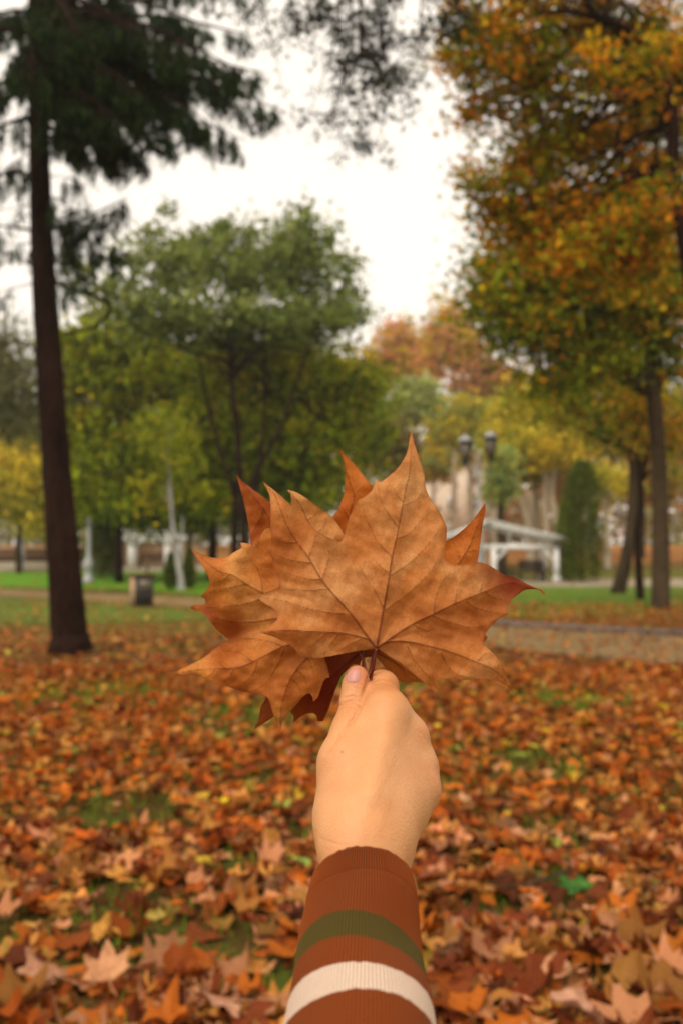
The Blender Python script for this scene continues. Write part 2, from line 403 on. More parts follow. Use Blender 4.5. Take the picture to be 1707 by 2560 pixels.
# ------------------------------------------------------------------ the sleeve
AX0 = cpt(907, 2214, .500); AX1 = cpt(894, 2628, .400)
def axis(s):                                     # s in metres back from the cuff edge
    L = np.linalg.norm(AX1 - AX0); return AX0 + (AX1 - AX0) * (s / L)
def sleeve():
    d = (AX1 - AX0); d /= np.linalg.norm(d); L = np.linalg.norm(AX1 - AX0)
    xr = np.array([1., 0, 0]); xr -= d * (xr @ d); xr /= np.linalg.norm(xr); up = np.cross(d, xr); up *= np.sign(up[1])
    NA = 132 * 6; t = np.arange(NA) / NA * 2 * math.pi
    ss = np.concatenate([np.linspace(0, .125, 130), np.linspace(.128, .24, 30)])
    rs = np.random.RandomState(4)
    lump = rs.randn(6) ; V = []; uv = []
    edge = .00035 * np.interp(t, np.arange(67) / 66 * 2 * math.pi, np.r_[rs.randn(66), 0])  # frayed edge
    def ring(s, inset):
        r = .0266 + .0078 * (s / L) + .0015 * math.exp(-((s - .001) / .004) ** 2) * 0
        r += .0004 * math.sin(s * 300) * 0
        seam = -.00055 * math.exp(-((s - .0195) / .0009) ** 2)
        fade = float(np.exp(-max(0, s - .05) / .03))
        rib = .00045 * np.sign(np.cos(132 * t)) * np.abs(np.cos(132 * t)) ** .6 * (1 if s < .0195 else .55) * max(fade, .25)
        wr = .0009 * np.sin(2 * t + 40 * s + 1) + .0008 * np.sin(3 * t - 70 * s) * min(1, s / .02) + .0011 * math.sin(s * 75 + .6) * np.sin(t + 1.1) * min(1, s / .03)
        rr = r + seam + rib + wr - inset
        c = axis(s)
        return c + np.outer(np.cos(t) * rr, xr) + np.outer(np.sin(t) * rr * .96, up) - (np.outer(edge, d) * math.exp(-s / .002))
    V = [ring(.010, .0022), ring(.001, .0016), ring(-.0002, .0008)] + [ring(s, 0) for s in ss]
    sv = [.01, .001, 0] + list(ss); n_ = len(V)
    # closed off round the elbow, outside the picture
    k = np.arange(NA); fs = []
    for i in range(n_ - 1): fs.append(np.stack([i * NA + k, i * NA + (k + 1) % NA, (i + 1) * NA + (k + 1) % NA, (i + 1) * NA + k], 1))
    me = npmesh('sleeve', cam2w(np.concatenate(V)), np.concatenate(fs))
    a = me.attributes.new('along', 'FLOAT', 'POINT'); a.data.foreach_set('value', np.repeat(np.array(sv, np.float32), NA))
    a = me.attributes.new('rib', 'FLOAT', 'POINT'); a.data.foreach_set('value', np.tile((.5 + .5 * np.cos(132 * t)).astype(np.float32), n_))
    return me
m, nt, b = mat('striped_knit', rough=.92, spec=.1)
al = N(nt, 'ShaderNodeAttribute', attribute_name='along').outputs['Fac']; rb = N(nt, 'ShaderNodeAttribute', attribute_name='rib').outputs['Fac']
co = coords(nt); wob = mth(nt, 'MULTIPLY', mth(nt, 'SUBTRACT', noise(nt, 260, 2, vec=co), .5), .0022)
al2 = mth(nt, 'ADD', al, wob)
RUST, OLIVE, CREAM = (.185, .036, .003), (.068, .050, .006), (.64, .48, .37)
G0, G1, W0, W1_ = .0535, .0715, .0890, .1050
cr = ramp(nt, mth(nt, 'MULTIPLY', al2, 5.0), [(0, RUST), (G0 * 5, OLIVE), (G1 * 5, RUST), (W0 * 5, CREAM), (W1_ * 5, RUST)])
cr.node.color_ramp.interpolation = 'CONSTANT'
fz = noise(nt, 1500, 3, vec=co)
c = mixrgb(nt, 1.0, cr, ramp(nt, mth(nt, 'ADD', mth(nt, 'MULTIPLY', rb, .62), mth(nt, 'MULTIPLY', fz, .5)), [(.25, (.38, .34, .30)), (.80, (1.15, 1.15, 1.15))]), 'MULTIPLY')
nt.links.new(c, b.inputs['Base Color']); b.inputs['Sheen Weight'].default_value = .06; b.inputs['Sheen Roughness'].default_value = .6
b.inputs['Sheen Tint'].default_value = (.9, .6, .4, 1)
bump(nt, fz, .5, .0008, b)
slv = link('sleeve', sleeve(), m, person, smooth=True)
# upper sleeve to the shoulder, behind the lower edge of the picture
pe = axis(.24); PU = spline([axis(.2), pe, pe + [.035, -.004, -.05], pe + [.085, .03, -.16], pe + [.13, .07, -.26]], 6)
Vt, ft = tube(PU, np.interp(np.linspace(0, 1, len(PU)), [0, .4, 1], [.038, .044, .052]), 32)
mb = MB(); mb.add(cam2w(Vt), ft); mb.build('upper_sleeve', M.setdefault('rust', plain('rust_knit', RUST, .92, .2, 900, spec=.1)), person, True)

# ------------------------------------------------------------------ the held leaves
def inpoly(x, y, P):
    r = np.zeros(len(x), bool); j = len(P) - 1
    for i in range(len(P)):
        xi, yi = P[i]; xj, yj = P[j]
        if yi != yj:
            r ^= ((yi > y) != (yj > y)) & (x < (xj - xi) * (y - yi) / (yj - yi) + xi)
        j = i
    return r
def dpoly(x, y, pl):                               # distance to a polyline and the running parameter there
    d = np.full(len(x), 1e9); tt = np.zeros(len(x)); m_ = len(pl) - 1
    for i in range(m_):
        a, b_ = np.array(pl[i]), np.array(pl[i + 1]); ab = b_ - a
        t = np.clip(((x - a[0]) * ab[0] + (y - a[1]) * ab[1]) / (ab @ ab + 1e-9), 0, 1)
        q = np.hypot(x - a[0] - t * ab[0], y - a[1] - t * ab[1]); k = q < d
        d[k] = q[k]; tt[k] = (i + t[k]) / m_
    return d, tt
def smooth_outline(P):
    P = np.array(P, float); n_ = len(P); out_ = []
    for i in range(n_):
        a, b_, c_, d_ = P[i - 1], P[i], P[(i + 1) % n_], P[(i + 2) % n_]
        L = np.linalg.norm(c_ - b_); k = max(2, int(L / 4))
        def ang(p, q, r):
            u1 = q - p; u2 = r - q; return (u1 @ u2) / (np.linalg.norm(u1) * np.linalg.norm(u2) + 1e-9)
        m1 = (c_ - a) / 2 if ang(a, b_, c_) > .3 else (c_ - b_)
        m2 = (d_ - b_) / 2 if ang(b_, c_, d_) > .3 else (c_ - b_)
        l1, l2 = np.linalg.norm(m1) + 1e-9, np.linalg.norm(m2) + 1e-9
        m1 = m1 / l1 * min(l1, L * 1.2); m2 = m2 / l2 * min(l2, L * 1.2)
        for j in range(k):
            t = j / k; h00 = 2 * t ** 3 - 3 * t * t + 1; h10 = t ** 3 - 2 * t * t + t; h01 = -2 * t ** 3 + 3 * t * t; h11 = t ** 3 - t * t
            out_.append(h00 * b_ + h10 * m1 + h01 * c_ + h11 * m2)
    return np.array(out_)
def held_leaf(outline, mains, seconds, d0, centre, step=3.2, bends=(), seed=0, tilt=(0, 0), puck=1.0, reds=(), wmain=1.75):
    rs = np.random.RandomState(seed)
    O = smooth_outline(outline); O += rs.randn(*O.shape) * .25
    x0, y0 = O.min(0); x1, y1 = O.max(0)
    gx, gy = np.meshgrid(np.arange(x0, x1, step), np.arange(y0, y1, step * .866)); gx = gx + (np.arange(gx.shape[0]) % 2)[:, None] * step / 2
    gx = gx.ravel() + rs.uniform(-.3, .3, gx.size); gy = gy.ravel() + rs.uniform(-.3, .3, gy.size)
    k = inpoly(gx, gy, O); gx, gy = gx[k], gy[k]
    od, _ = dpoly(gx, gy, np.vstack([O, O[:1]])); k = od > 1.6; gx, gy = gx[k], gy[k]
    P = np.vstack([O, np.stack([gx, gy], 1)])
    res = delaunay_2d_cdt([Vector(p) for p in P], [], [list(range(len(O)))], 1, 1e-4)
    P = np.array([(p.x, p.y) for p in res[0]]); T = np.array([f for f in res[2] if len(f) == 3], np.int32)
    x, y = P[:, 0], P[:, 1]
    od, _ = dpoly(x, y, np.vstack([O, O[:1]]))
    vein = np.zeros(len(P)); relief = np.zeros(len(P)); dm = np.full(len(P), 60.)
    for pl in mains:
        d, t = dpoly(x, y, spline(pl, 4)); wv = wmain * (1.25 - t) + .35
        vein = np.maximum(vein, np.exp(-(d / wv) ** 2) * (1 - .35 * t)); relief += -.0006 * np.exp(-(d / (wv * 1.4)) ** 2) * (1 - .6 * t)
        dm = np.minimum(dm, d)
    ds = np.full(len(P), 60.)
    for pl in seconds:
        d, t = dpoly(x, y, spline(pl, 4)); wv = .85 * (1.2 - t) + .45
        vein = np.maximum(vein, .72 * np.exp(-(d / wv) ** 2) * (1 - .45 * t)); relief += -.00028 * np.exp(-(d / (wv * 1.5)) ** 2) * (1 - .6 * t)
        ds = np.minimum(ds, d)
    # blade bulges away between the veins, waves over its length, curls at the edge
    bulge = .0028 * (1 - np.exp(-(dm / 34) ** 2)) + .0010 * (1 - np.exp(-(np.minimum(dm, ds) / 14) ** 2))
    wv = np.zeros(len(P))
    for sc, am in ((170, .0022), (80, .0011), (38, .0005), (17, .00018)):
        for _ in range(4):
            an = rs.uniform(0, 6.28); ph = rs.uniform(0, 6.28); wv += am * .6 * np.sin((x * math.cos(an) + y * math.sin(an)) / sc * 6.28 / 1.6 + ph)
    rim = np.exp(-od / 7) * .0012 * np.sin(x / 23 + y / 31 + seed)
    bx = np.zeros(len(P))
    for (cu, cv, r, am) in bends: bx += am * np.exp(-((x - cu) ** 2 + (y - cv) ** 2) / r ** 2)
    dd = d0 + tilt[0] * (x - centre[0]) / F * d0 + tilt[1] * (y - centre[1]) / F * d0 + puck * (bulge + wv) + relief + rim + bx
    V = np.stack([(x - CX) / F * dd, -(y - CY) / F * dd, dd], -1)
    me = npmesh('plane_leaf', cam2w(V), T[:, ::-1])
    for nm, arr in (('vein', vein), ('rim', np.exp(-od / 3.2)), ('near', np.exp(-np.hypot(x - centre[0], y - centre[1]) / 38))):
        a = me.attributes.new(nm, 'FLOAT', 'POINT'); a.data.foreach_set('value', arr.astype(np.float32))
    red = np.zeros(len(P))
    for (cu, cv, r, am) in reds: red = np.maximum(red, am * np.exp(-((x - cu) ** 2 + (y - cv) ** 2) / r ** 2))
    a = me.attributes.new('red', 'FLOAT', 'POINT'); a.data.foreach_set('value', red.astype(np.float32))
    return me
def dry_leaf_mat(name, base, dark, light, veinc=(.12, .018, .005), trans=.22, seed=0.0):
    m, nt, b = mat(name, rough=.58, spec=.16)
    mp = N(nt, 'ShaderNodeMapping'); mp.inputs['Location'].default_value = (seed, seed * .7, seed * 1.3); nt.links.new(coords(nt), mp.inputs[0]); co = mp.outputs[0]
    n1 = noise(nt, 21, 4, .52, co, .3); n2 = noise(nt, 95, 5, .65, co, .3); n3 = noise(nt, 420, 3, .6, co)
    c = ramp(nt, n1, [(.30, dark), (.50, base), (.70, light)])
    c = mixrgb(nt, ramp(nt, n2, [(.46, (0, 0, 0)), (.78, (.42, .42, .42))]), c, dark)
    c = mixrgb(nt, ramp(nt, n2, [(.20, (.30, .30, .30)), (.40, (0, 0, 0))]), c, light)
    c = mixrgb(nt, 1.0, c, ramp(nt, n3, [(.25, (.88, .87, .86)), (.75, (1.08, 1.08, 1.08))]), 'MULTIPLY')
    # fine net of tertiary veins
    vo = N(nt, 'ShaderNodeTexVoronoi', feature='DISTANCE_TO_EDGE'); vo.inputs['Scale'].default_value = 185; nt.links.new(co, vo.inputs['Vector'])
    vo2 = N(nt, 'ShaderNodeTexVoronoi', feature='DISTANCE_TO_EDGE'); vo2.inputs['Scale'].default_value = 480; nt.links.new(co, vo2.inputs['Vector'])
    net = ramp(nt, vo.outputs[0], [(0, (1, 1, 1)), (.07, (0, 0, 0))]); net2 = ramp(nt, vo2.outputs[0], [(0, (1, 1, 1)), (.1, (0, 0, 0))])
    c = mixrgb(nt, mth(nt, 'MULTIPLY', net, .15), c, tuple(.45 * q for q in dark)); c = mixrgb(nt, mth(nt, 'MULTIPLY', net2, .12), c, dark)
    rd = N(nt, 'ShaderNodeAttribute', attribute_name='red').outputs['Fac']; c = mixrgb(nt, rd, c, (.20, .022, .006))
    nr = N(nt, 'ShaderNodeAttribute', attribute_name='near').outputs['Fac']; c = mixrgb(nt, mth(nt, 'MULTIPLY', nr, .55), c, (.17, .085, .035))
    rm = N(nt, 'ShaderNodeAttribute', attribute_name='rim').outputs['Fac']; c = mixrgb(nt, mth(nt, 'MULTIPLY', rm, .35), c, (.24, .06, .015))
    ve = N(nt, 'ShaderNodeAttribute', attribute_name='vein').outputs['Fac']; c = mixrgb(nt, mth(nt, 'MULTIPLY', ve, 1.0), c, veinc)
    nt.links.new(c, b.inputs['Base Color'])
    h = mth(nt, 'SUBTRACT', mth(nt, 'MULTIPLY', n2, .8), mth(nt, 'MULTIPLY', net, .25)); h = mth(nt, 'ADD', h, mth(nt, 'MULTIPLY', n3, .35))
    bp = bump(nt, h, .40, .0007, b)
    t = N(nt, 'ShaderNodeBsdfTranslucent'); nt.links.new(c, t.inputs[0])
    mx = N(nt, 'ShaderNodeMixShader'); mx.inputs[0].default_value = trans
    nt.links.new(b.outputs[0], mx.inputs[1]); nt.links.new(t.outputs[0], mx.inputs[2])
    nt.links.new(mx.outputs[0], nt.nodes['Material Output'].inputs[0]); return m
def stem(parent, pts, r0=.00095, r1=.0008):
    P = spline([cpt(*p) for p in pts], 6); V, f = tube(P, np.linspace(r0, r1, len(P)), 10)
    mb = MB(); mb.add(cam2w(V), f); mb.build('stem', M['stem'], parent, True)
M['stem'] = plain('leaf_stalk', (.13, .022, .010), .45, .25, 300)

LA = [(934,1623),(893,1628),(855,1635),(817,1642),(789,1646),(766,1643.5),(740,1641),(741,1628.5),(723,1611),(698,1598),(685,1592),(649,1581),(660,1573),(675,1565),(690,1552),(695,1539),(688,1526),(675,1516),(654.5,1503.5),(644,1492),(662,1482),(685,1473),(698,1465),(695,1445),(688,1419),(681,1398),(675,1378),(678.5,1362),(678.6,1340.6),(676,1315),(677,1277),(676,1251),(672,1233),(658,1204),(670,1214),(687.5,1227),(708,1244),(726,1261.5),(749,1282),(766.6,1301),(782,1317.6),(797,1330),(815,1340.6),(830,1347),(846,1355),(854,1352),(860,1340.6),(863.6,1325),(870,1300),(880,1279),(893,1252),(910,1242),(927,1228),(935,1212),(941.4,1196.5),(946,1203),(952,1204),(972,1190),(993,1170),(1008,1149),(1018,1126),(1023,1098),(1027.6,1075),(1032,1096),(1041,1126),(1052.6,1162),(1060,1187.5),(1064,1221),(1077,1249),(1095,1274),(1107.5,1300),(1115,1318),(1114.6,1348),(1111,1379),(1112.6,1397),(1120,1408),(1135.5,1412.5),(1153,1411),(1174,1406.4),(1194,1405),(1215,1410),(1235,1421),(1261,1437),(1283.6,1443),(1312,1457),(1337,1469),(1355,1476),(1362,1488),(1352,1480.5),(1342,1474),(1312,1475),(1291,1489),(1273,1506),(1267,1521),(1271,1535),(1250,1545),(1230,1562),(1215,1580),(1208,1597),(1212,1613),(1230,1631),(1248,1654),(1263,1682),(1273,1707),(1283,1730),(1271,1720),(1250,1707),(1225,1699.5),(1192,1697),(1158.6,1700),(1123,1696),(1100,1697),(1095,1707),(1095,1727.5),(1088.4,1730),(1069,1715),(1056.5,1703),(1031,1682),(1005.5,1661),(980,1645),(960,1632),(945,1624)]
mA = [[(940.6,1621.8),(957,1530),(970,1458),(980,1392),(990,1348),(999,1300),(1008,1254),(1015.6,1213),(1023,1182),(1027,1115)],
      [(940,1620),(909,1578.5),(875.5,1532.5),(810,1458),(772,1394),(741,1353),(718,1315),(703,1277),(687.5,1238.6),(665,1212)],
      [(941,1621),(1000,1580),(1039,1556.6),(1082,1536),(1133,1511),(1184,1490),(1222,1475),(1255.5,1461),(1286,1458),(1340,1471)],
      [(960,1608),(980,1604),(1018,1604.6),(1082,1618),(1133,1633),(1179,1651),(1230,1673),(1255.5,1694),(1278,1722)],
      [(925,1602),(916,1597),(868,1585),(817,1581),(766,1578.5),(715,1576),(659,1581)]]
sA = [[(875.5,1536),(830,1533),(769,1521),(711,1503),(647,1493)],[(820,1471.6),(774,1476.7),(711,1471.6)],[(804,1449),(762,1446),(700,1426)],[(777,1408),(733.5,1402),(703,1392),(675,1376)],[(742,1357),(713,1356),(687.5,1346)],
      [(807,1445),(820,1404),(823,1379)],[(772,1393),(784.5,1361),(789,1338)],[(978.6,1391.6),(947,1358.5),(921,1310),(903,1264)],[(992.7,1315),(970,1284.5),(952,1254),(943,1205)],[(972,1434),(957,1422),(934,1399)],
      [(958,1522),(938,1480),(924,1458),(906,1427),(898,1415)],[(991,1347),(1015.6,1338),(1038.6,1318),(1072,1279)],[(978.6,1437.6),(1013,1415),(1044,1389),(1077,1353),(1095,1323)],[(956,1530),(980,1513),(1013,1490),(1056.5,1449.5),(1082,1419),(1090,1404)],
      [(1010.5,1263),(1038.6,1251),(1051,1236)],[(1084.6,1532),(1087,1503),(1102,1460),(1123,1432)],[(1137,1506),(1143,1472),(1159,1444)],[(1197,1486),(1206,1458),(1214,1440)],[(1164,1503),(1189,1520),(1235,1531),(1268,1535)],[(1212,1478),(1228,1493),(1250,1499)],
      [(1082,1540),(1120,1555),(1176,1569),(1210,1564),(1238,1550)],[(1035,1563),(1077,1582),(1113,1587)],[(1017,1615),(1039,1656),(1077,1699.5),(1092,1722)],[(1102,1631),(1118,1666),(1143,1687),(1168,1692)],[(1194,1652),(1210,1636),(1222,1632)],
      [(814,1585),(791,1606.5),(750.5,1635)],[(845,1587),(824.5,1614),(809,1637)],[(903.6,1597.6),(868,1614),(842,1630)],[(1008,1254),(992,1238),(985,1222)]]
LB = [(658,1329),(650,1345),(643,1366),(635,1364),(624,1360),(612,1357),(601,1357),(604.6,1370),(585.5,1380),(568,1392.5),(542,1395),(514,1389),(478.5,1372),(496,1399),(512,1424),(522,1445),(524,1460),(515.5,1475),(503,1491),(513,1498),(514,1507),(510,1511),(499,1512),(486,1513),(474.6,1519),(488,1526),(504,1530),(516,1541),(527,1556),(545,1577),(560,1589),(573,1600),(560,1607),(545,1616),(514,1641),(481,1659),(450,1674),(431,1684),(460.6,1686),(491,1688),(532,1705),(573,1718),(603,1727),(625.5,1733),(659,1738),(671,1747),(676.5,1762),(684,1788),(692,1808),(702,1828),(704.6,1810.6),(712,1795),(727.5,1777),(743,1759.6),(758,1742),(771,1734),(780,1739),(783,1754.5),(794,1744),(804,1716),(812,1698),(824,1693),(822,1680.5),(815.6,1657.5),(811.7,1640),(838,1600),(850,1575),(848,1562),(858,1530),(850,1480),(825,1430),(790,1390),(730,1350),(690,1332),(672,1320)]
mB = [[(848,1562),(750,1530),(657,1483),(617,1461),(583,1439),(545,1426),(500,1392)],[(848,1562),(790,1588),(723,1612),(704,1618),(647,1647),(603,1667),(560,1672),(500,1674),(440,1683)],[(848,1562),(800,1612),(766,1647),(745,1670),(725,1700),(712,1735),(703,1770),(702,1815)],[(840,1558),(770,1545),(693,1547),(639,1554.5),(583,1556),(540,1543)]]
sB = [[(657,1480.5),(652,1445),(639,1411.6),(619,1378.5)],[(617.5,1460),(583,1468),(514,1483)],[(680,1494),(647,1499.6),(608.6,1511),(557.5,1517.5),(514,1520)],[(575,1434.6),(557.5,1452),(532,1459)],[(704,1614),(672,1603),(614,1596.6),(575,1608)],[(629,1651),(596,1631),(545,1626)],[(563,1671),(545,1655),(532,1644)],[(710.6,1621),(698,1654),(667,1705),(639,1725)],[(644,1651),(634,1684.6),(606,1710)],[(586,1670),(575,1690),(560,1704)],[(766,1645),(773.5,1652),(783.7,1683),(783.7,1706)],[(730,1698),(748,1716),(752,1736)],[(742,1676),(760,1690),(768,1712)],[(798,1615),(812,1640),(816,1660)],[(536,1675),(525,1690),(515,1696)]]
LE = [(718,1224.5),(738.6,1229.6),(764,1243.7),(784.5,1259),(802,1272),(817.6,1282),(831.7,1294),(848,1316),(866,1346),(900,1385),(950,1345),(985,1310),(1020,1380),(1060,1440),(1100,1475),(1060,1520),(1000,1575),(938,1605),(880,1580),(850,1520),(800,1440),(760,1360),(735,1295),(729,1262),(728,1249),(726,1236)]
LD = [(848,1121),(866,1139),(889,1164.6),(909.5,1190),(931,1216),(960,1250),(1000,1295),(1060,1340),(1095,1362),(1115,1352),(1135.5,1340.6),(1161,1320),(1181,1300),(1197,1279),(1211.5,1257.7),(1212,1277),(1205.7,1310),(1199,1361),(1193,1403),(1185,1450),(1188,1530),(1200,1572),(1211,1585),(1217.5,1594),(1212,1603),(1185,1625),(1120,1670),(1075,1699),(1056.5,1706),(1030,1705),(1004,1704.6),(990,1698),(974,1682),(957,1663),(947,1650),(938,1640),(925,1600),(880,1560),(870,1500),(860,1420),(840,1370),(828,1330),(831,1294),(843,1277),(853,1254),(859.7,1233.5),(862,1203),(862,1170),(856,1144)]
LC = [(590.6,1186),(607,1203),(636.5,1226),(657,1241),(690,1270),(730,1330),(800,1420),(880,1500),(930,1560),(946,1600),(942,1632),(934,1641),(916,1643.5),(903.6,1650),(898.5,1662.7),(883,1661),(868,1675),(855,1688),(845,1708.6),(834.7,1734),(824.5,1764.7),(814,1790),(807,1803),(795,1803),(791,1790),(781,1783),(763,1786),(748,1795),(734,1805.5),(734,1790),(726,1779),(715,1760),(700,1770),(690,1785),(683,1793),(659,1808),(634,1825),(646,1800),(653.6,1765),(664,1747),(672,1700),(660,1640),(640,1580),(650,1480),(645,1410),(640,1366),(627.6,1361),(626,1338),(620,1302),(615,1277),(608.5,1249),(602,1226),(596,1203)]
mC = [[(905,1625),(820,1480),(700,1330),(650,1260),(592,1188)],[(905,1625),(830,1690),(760,1740),(690,1790),(636,1823)],[(905,1625),(865,1668),(830,1730),(801,1800)]]
sC = [[(660,1270),(650,1300),(632,1330)],[(700,1330),(680,1370),(650,1400)],[(800,1710),(770,1750),(740,1798)]]
mD = [[(935,1628),(930,1500),(905,1400),(884,1330),(876,1280),(885,1240),(868,1190),(850,1124)],[(935,1628),(1040,1520),(1130,1430),(1170,1370),(1190,1320),(1210,1262)],[(935,1628),(985,1655),(1040,1695)],[(935,1628),(1100,1600),(1213,1594)]]
sD = [[(1150,1402),(1143,1380),(1130,1350)],[(1165,1380),(1185,1376),(1196,1378)],[(884,1240),(895,1225),(908,1215)],[(874,1300),(858,1275),(850,1262)],[(990,1660),(1010,1680),(1012,1702)]]
mE = [[(938,1600),(860,1450),(790,1340),(768,1300),(750,1260),(720,1226)],[(938,1600),(1000,1450),(985,1315)]]
sE = [[(768,1300),(785,1290),(797,1275)],[(790,1335),(810,1315),(815,1295)],[(810,1370),(835,1350),(842,1335)]]
M['leafA'] = dry_leaf_mat('dry_leaf_tan', (.59, .208, .048), (.35, .090, .016), (.76, .37, .135))
M['leafB'] = dry_leaf_mat('dry_leaf_orange', (.60, .205, .038), (.36, .085, .012), (.72, .35, .10), seed=3.1)
M['leafC'] = dry_leaf_mat('dry_leaf_red_brown', (.34, .080, .012), (.22, .045, .008), (.44, .13, .02), trans=.10, seed=5.7)
M['leafD'] = dry_leaf_mat('dry_leaf_rust', (.46, .115, .012), (.29, .06, .008), (.58, .19, .03), seed=8.2)
M['leafE'] = dry_leaf_mat('dry_leaf_light', (.64, .30, .085), (.42, .15, .035), (.74, .42, .16), seed=11.3)
def put_leaf(me, m_, label, stem_pts):
    o = link('plane_leaf', me, m_, smooth=True); setp(o, label, 'leaf', 'dry leaves held in the hand'); stem(o, stem_pts); return o
put_leaf(held_leaf(LA, mA, sA, .606, (940.6, 1621.8), bends=[(1290,1450,70,.012),(1180,1420,60,-.004),(1090,1720,40,.006),(658,1210,50,.006),(780,1640,60,.005),(815,1345,26,-.005),(1280,1720,60,.008),(1000,1520,60,.003),(905,1540,70,.004)], seed=3, tilt=(.05, .05), reds=[(1285,1452,62,.95),(1225,1425,34,.6),(1320,1472,30,.9),(1115,1395,16,.3)]),
         M['leafA'], 'largest tan brown plane leaf in front, its red stalk running down between thumb and finger', [(940.6,1621.8,.6045),(936,1650,.6055),(931,1678,.609),(921,1700,.612),(915,1730,.613)])
put_leaf(held_leaf(LB, mB, sB, .620, (848, 1562), bends=[(490,1520,40,.016),(560,1590,45,.014),(640,1560,50,.008),(440,1684,70,-.006),(500,1380,50,.006),(700,1820,40,.006),(690,1450,50,.003)], seed=7, tilt=(.03, -.02), reds=[(585,1567,40,.75),(520,1540,32,.7),(690,1530,26,.35),(735,1640,24,.3)]),
         M['leafB'], 'orange brown plane leaf fanned out to the left behind the largest one, lower edge curled', [(848,1562,.621),(880,1605,.622),(906,1647,.620),(912,1672,.617),(912,1705,.613),(910,1735,.612)])
put_leaf(held_leaf(LE, mE, sE, .632, (938, 1600), bends=[(718,1225,60,-.003)], seed=11, puck=.8), M['leafE'], 'pale golden plane leaf of which one pointed lobe shows between two darker lobes', [(938,1600,.632),(932,1640,.626),(925,1680,.617),(914,1710,.614),(912,1740,.613)])
put_leaf(held_leaf(LC, mC, sC, .643, (905, 1625), bends=[(590,1186,60,.006),(800,1790,60,.006)], seed=15, reds=[(820,1720,110,.95),(650,1800,60,.5)]), M['leafC'], 'dark red brown plane leaf at the back hanging lowest beside the thumb', [(905,1625,.643),(908,1650,.636),(906,1680,.624),(908,1710,.615),(906,1740,.612)])  # reds here put the shade on the lower lobes into the leaf colour
put_leaf(held_leaf(LD, mD, sD, .655, (935, 1628), bends=[(1211,1258,60,.005)], seed=19, puck=.8), M['leafD'], 'rust coloured plane leaf at the very back, one spike showing at the right', [(935,1628,.655),(930,1650,.645),(924,1680,.628),(918,1708,.617),(916,1735,.614)])

# ------------------------------------------------------------------ ground, paths, lawn, kerb
def sheet(name, poly, z, m, sub=None):
    """flat polygon draped on the ground, z above it"""
    P = np.array(poly, float)
    res = None
    xs = np.arange(P[:, 0].min(), P[:, 0].max(), 1.5); ys = np.arange(P[:, 1].min(), P[:, 1].max(), 1.5)
    gx, gy = np.meshgrid(xs, ys); gx, gy = gx.ravel(), gy.ravel(); k = inpoly(gx, gy, P); gx, gy = gx[k], gy[k]
    d, _ = dpoly(gx, gy, np.vstack([P, P[:1]])); k = d > .4
    V2 = np.vstack([P, np.stack([gx[k], gy[k]], 1)])
    r = delaunay_2d_cdt([Vector(p) for p in V2], [], [list(range(len(P)))], 1, 1e-4)
    V = np.array([(p.x, p.y, float(gh(p.x, p.y)) + z) for p in r[0]])
    o = link(name, npmesh(name, V, np.array([f for f in r[2] if len(f) == 3])), m); return setp(o, kind='structure')
xs = np.concatenate([np.linspace(-420, -40, 12), np.linspace(-38, 38, 60), np.linspace(40, 420, 12)])
ys = np.concatenate([np.linspace(-60, -4, 6), np.linspace(-2, 40, 60), np.linspace(41, 110, 60), np.linspace(125, 600, 10)])
gx, gy = np.meshgrid(xs, ys); gz = gh(gx, gy)
near = np.exp(-((gy - 8) / 14) ** 2); rsg = np.random.RandomState(2)
gz = gz + .012 * np.sin(gx * 1.7 + gy * .9) * near + .01 * np.sin(gy * 2.3 - gx) * near - .012 * near
nx_, ny_ = len(xs), len(ys); ii, jj = np.meshgrid(np.arange(nx_ - 1), np.arange(ny_ - 1)); b0 = (jj * nx_ + ii).ravel()
m, nt, b = mat('park_ground', rough=.95, spec=.1)
co = coords(nt); sx = N(nt, 'ShaderNodeSeparateXYZ'); nt.links.new(co, sx.inputs[0])
n1 = noise(nt, .55, 4, .6, co); n2 = noise(nt, 5, 5, .65, co); n3 = noise(nt, 38, 4, .7, co); n4 = noise(nt, 16, 3, .6, co)
green = ramp(nt, n3, [(.3, (.035, .055, .008)), (.7, (.115, .150, .018))])
brown = ramp(nt, n3, [(.3, (.035, .016, .004)), (.7, (.11, .04, .008))])
orange = ramp(nt, n2, [(.3, (.24, .085, .018)), (.7, (.42, .17, .040))])
y = sx.outputs[1]
def yr(a, b_, lo=0.0, hi=1.0):
    q = N(nt, 'ShaderNodeMapRange'); q.interpolation_type = 'SMOOTHSTEP'; nt.links.new(y, q.inputs[0])
    for k, v_ in zip((1, 2, 3, 4), (a, b_, lo, hi)): q.inputs[k].default_value = v_
    return q.outputs[0]
gmask = mth(nt, 'ADD', mth(nt, 'MULTIPLY', n1, .9), mth(nt, 'MULTIPLY', n2, .5))
gm = ramp(nt, mth(nt, 'ADD', gmask, mth(nt, 'MULTIPLY', yr(13, 24), .22)), [(.62, (0, 0, 0)), (.84, (1, 1, 1))])
c = mixrgb(nt, gm, brown, green)
om = mth(nt, 'MULTIPLY', ramp(nt, n4, [(.50, (0, 0, 0)), (.60, (1, 1, 1))]), mth(nt, 'ADD', yr(5, 14, 0, .85), yr(24, 40, 0, -.45)))
c = mixrgb(nt, om, c, orange)
c = mixrgb(nt, mth(nt, 'MULTIPLY', yr(56, 70), .9), c, orange)
nt.links.new(c, b.inputs['Base Color']); bump(nt, n3, .8, .03, b)
setp(link('ground', npmesh('ground', np.stack([gx.ravel(), gy.ravel(), gz.ravel()], -1), np.stack([b0, b0 + 1, b0 + nx_ + 1, b0 + nx_], 1)), m, smooth=True), kind='structure')

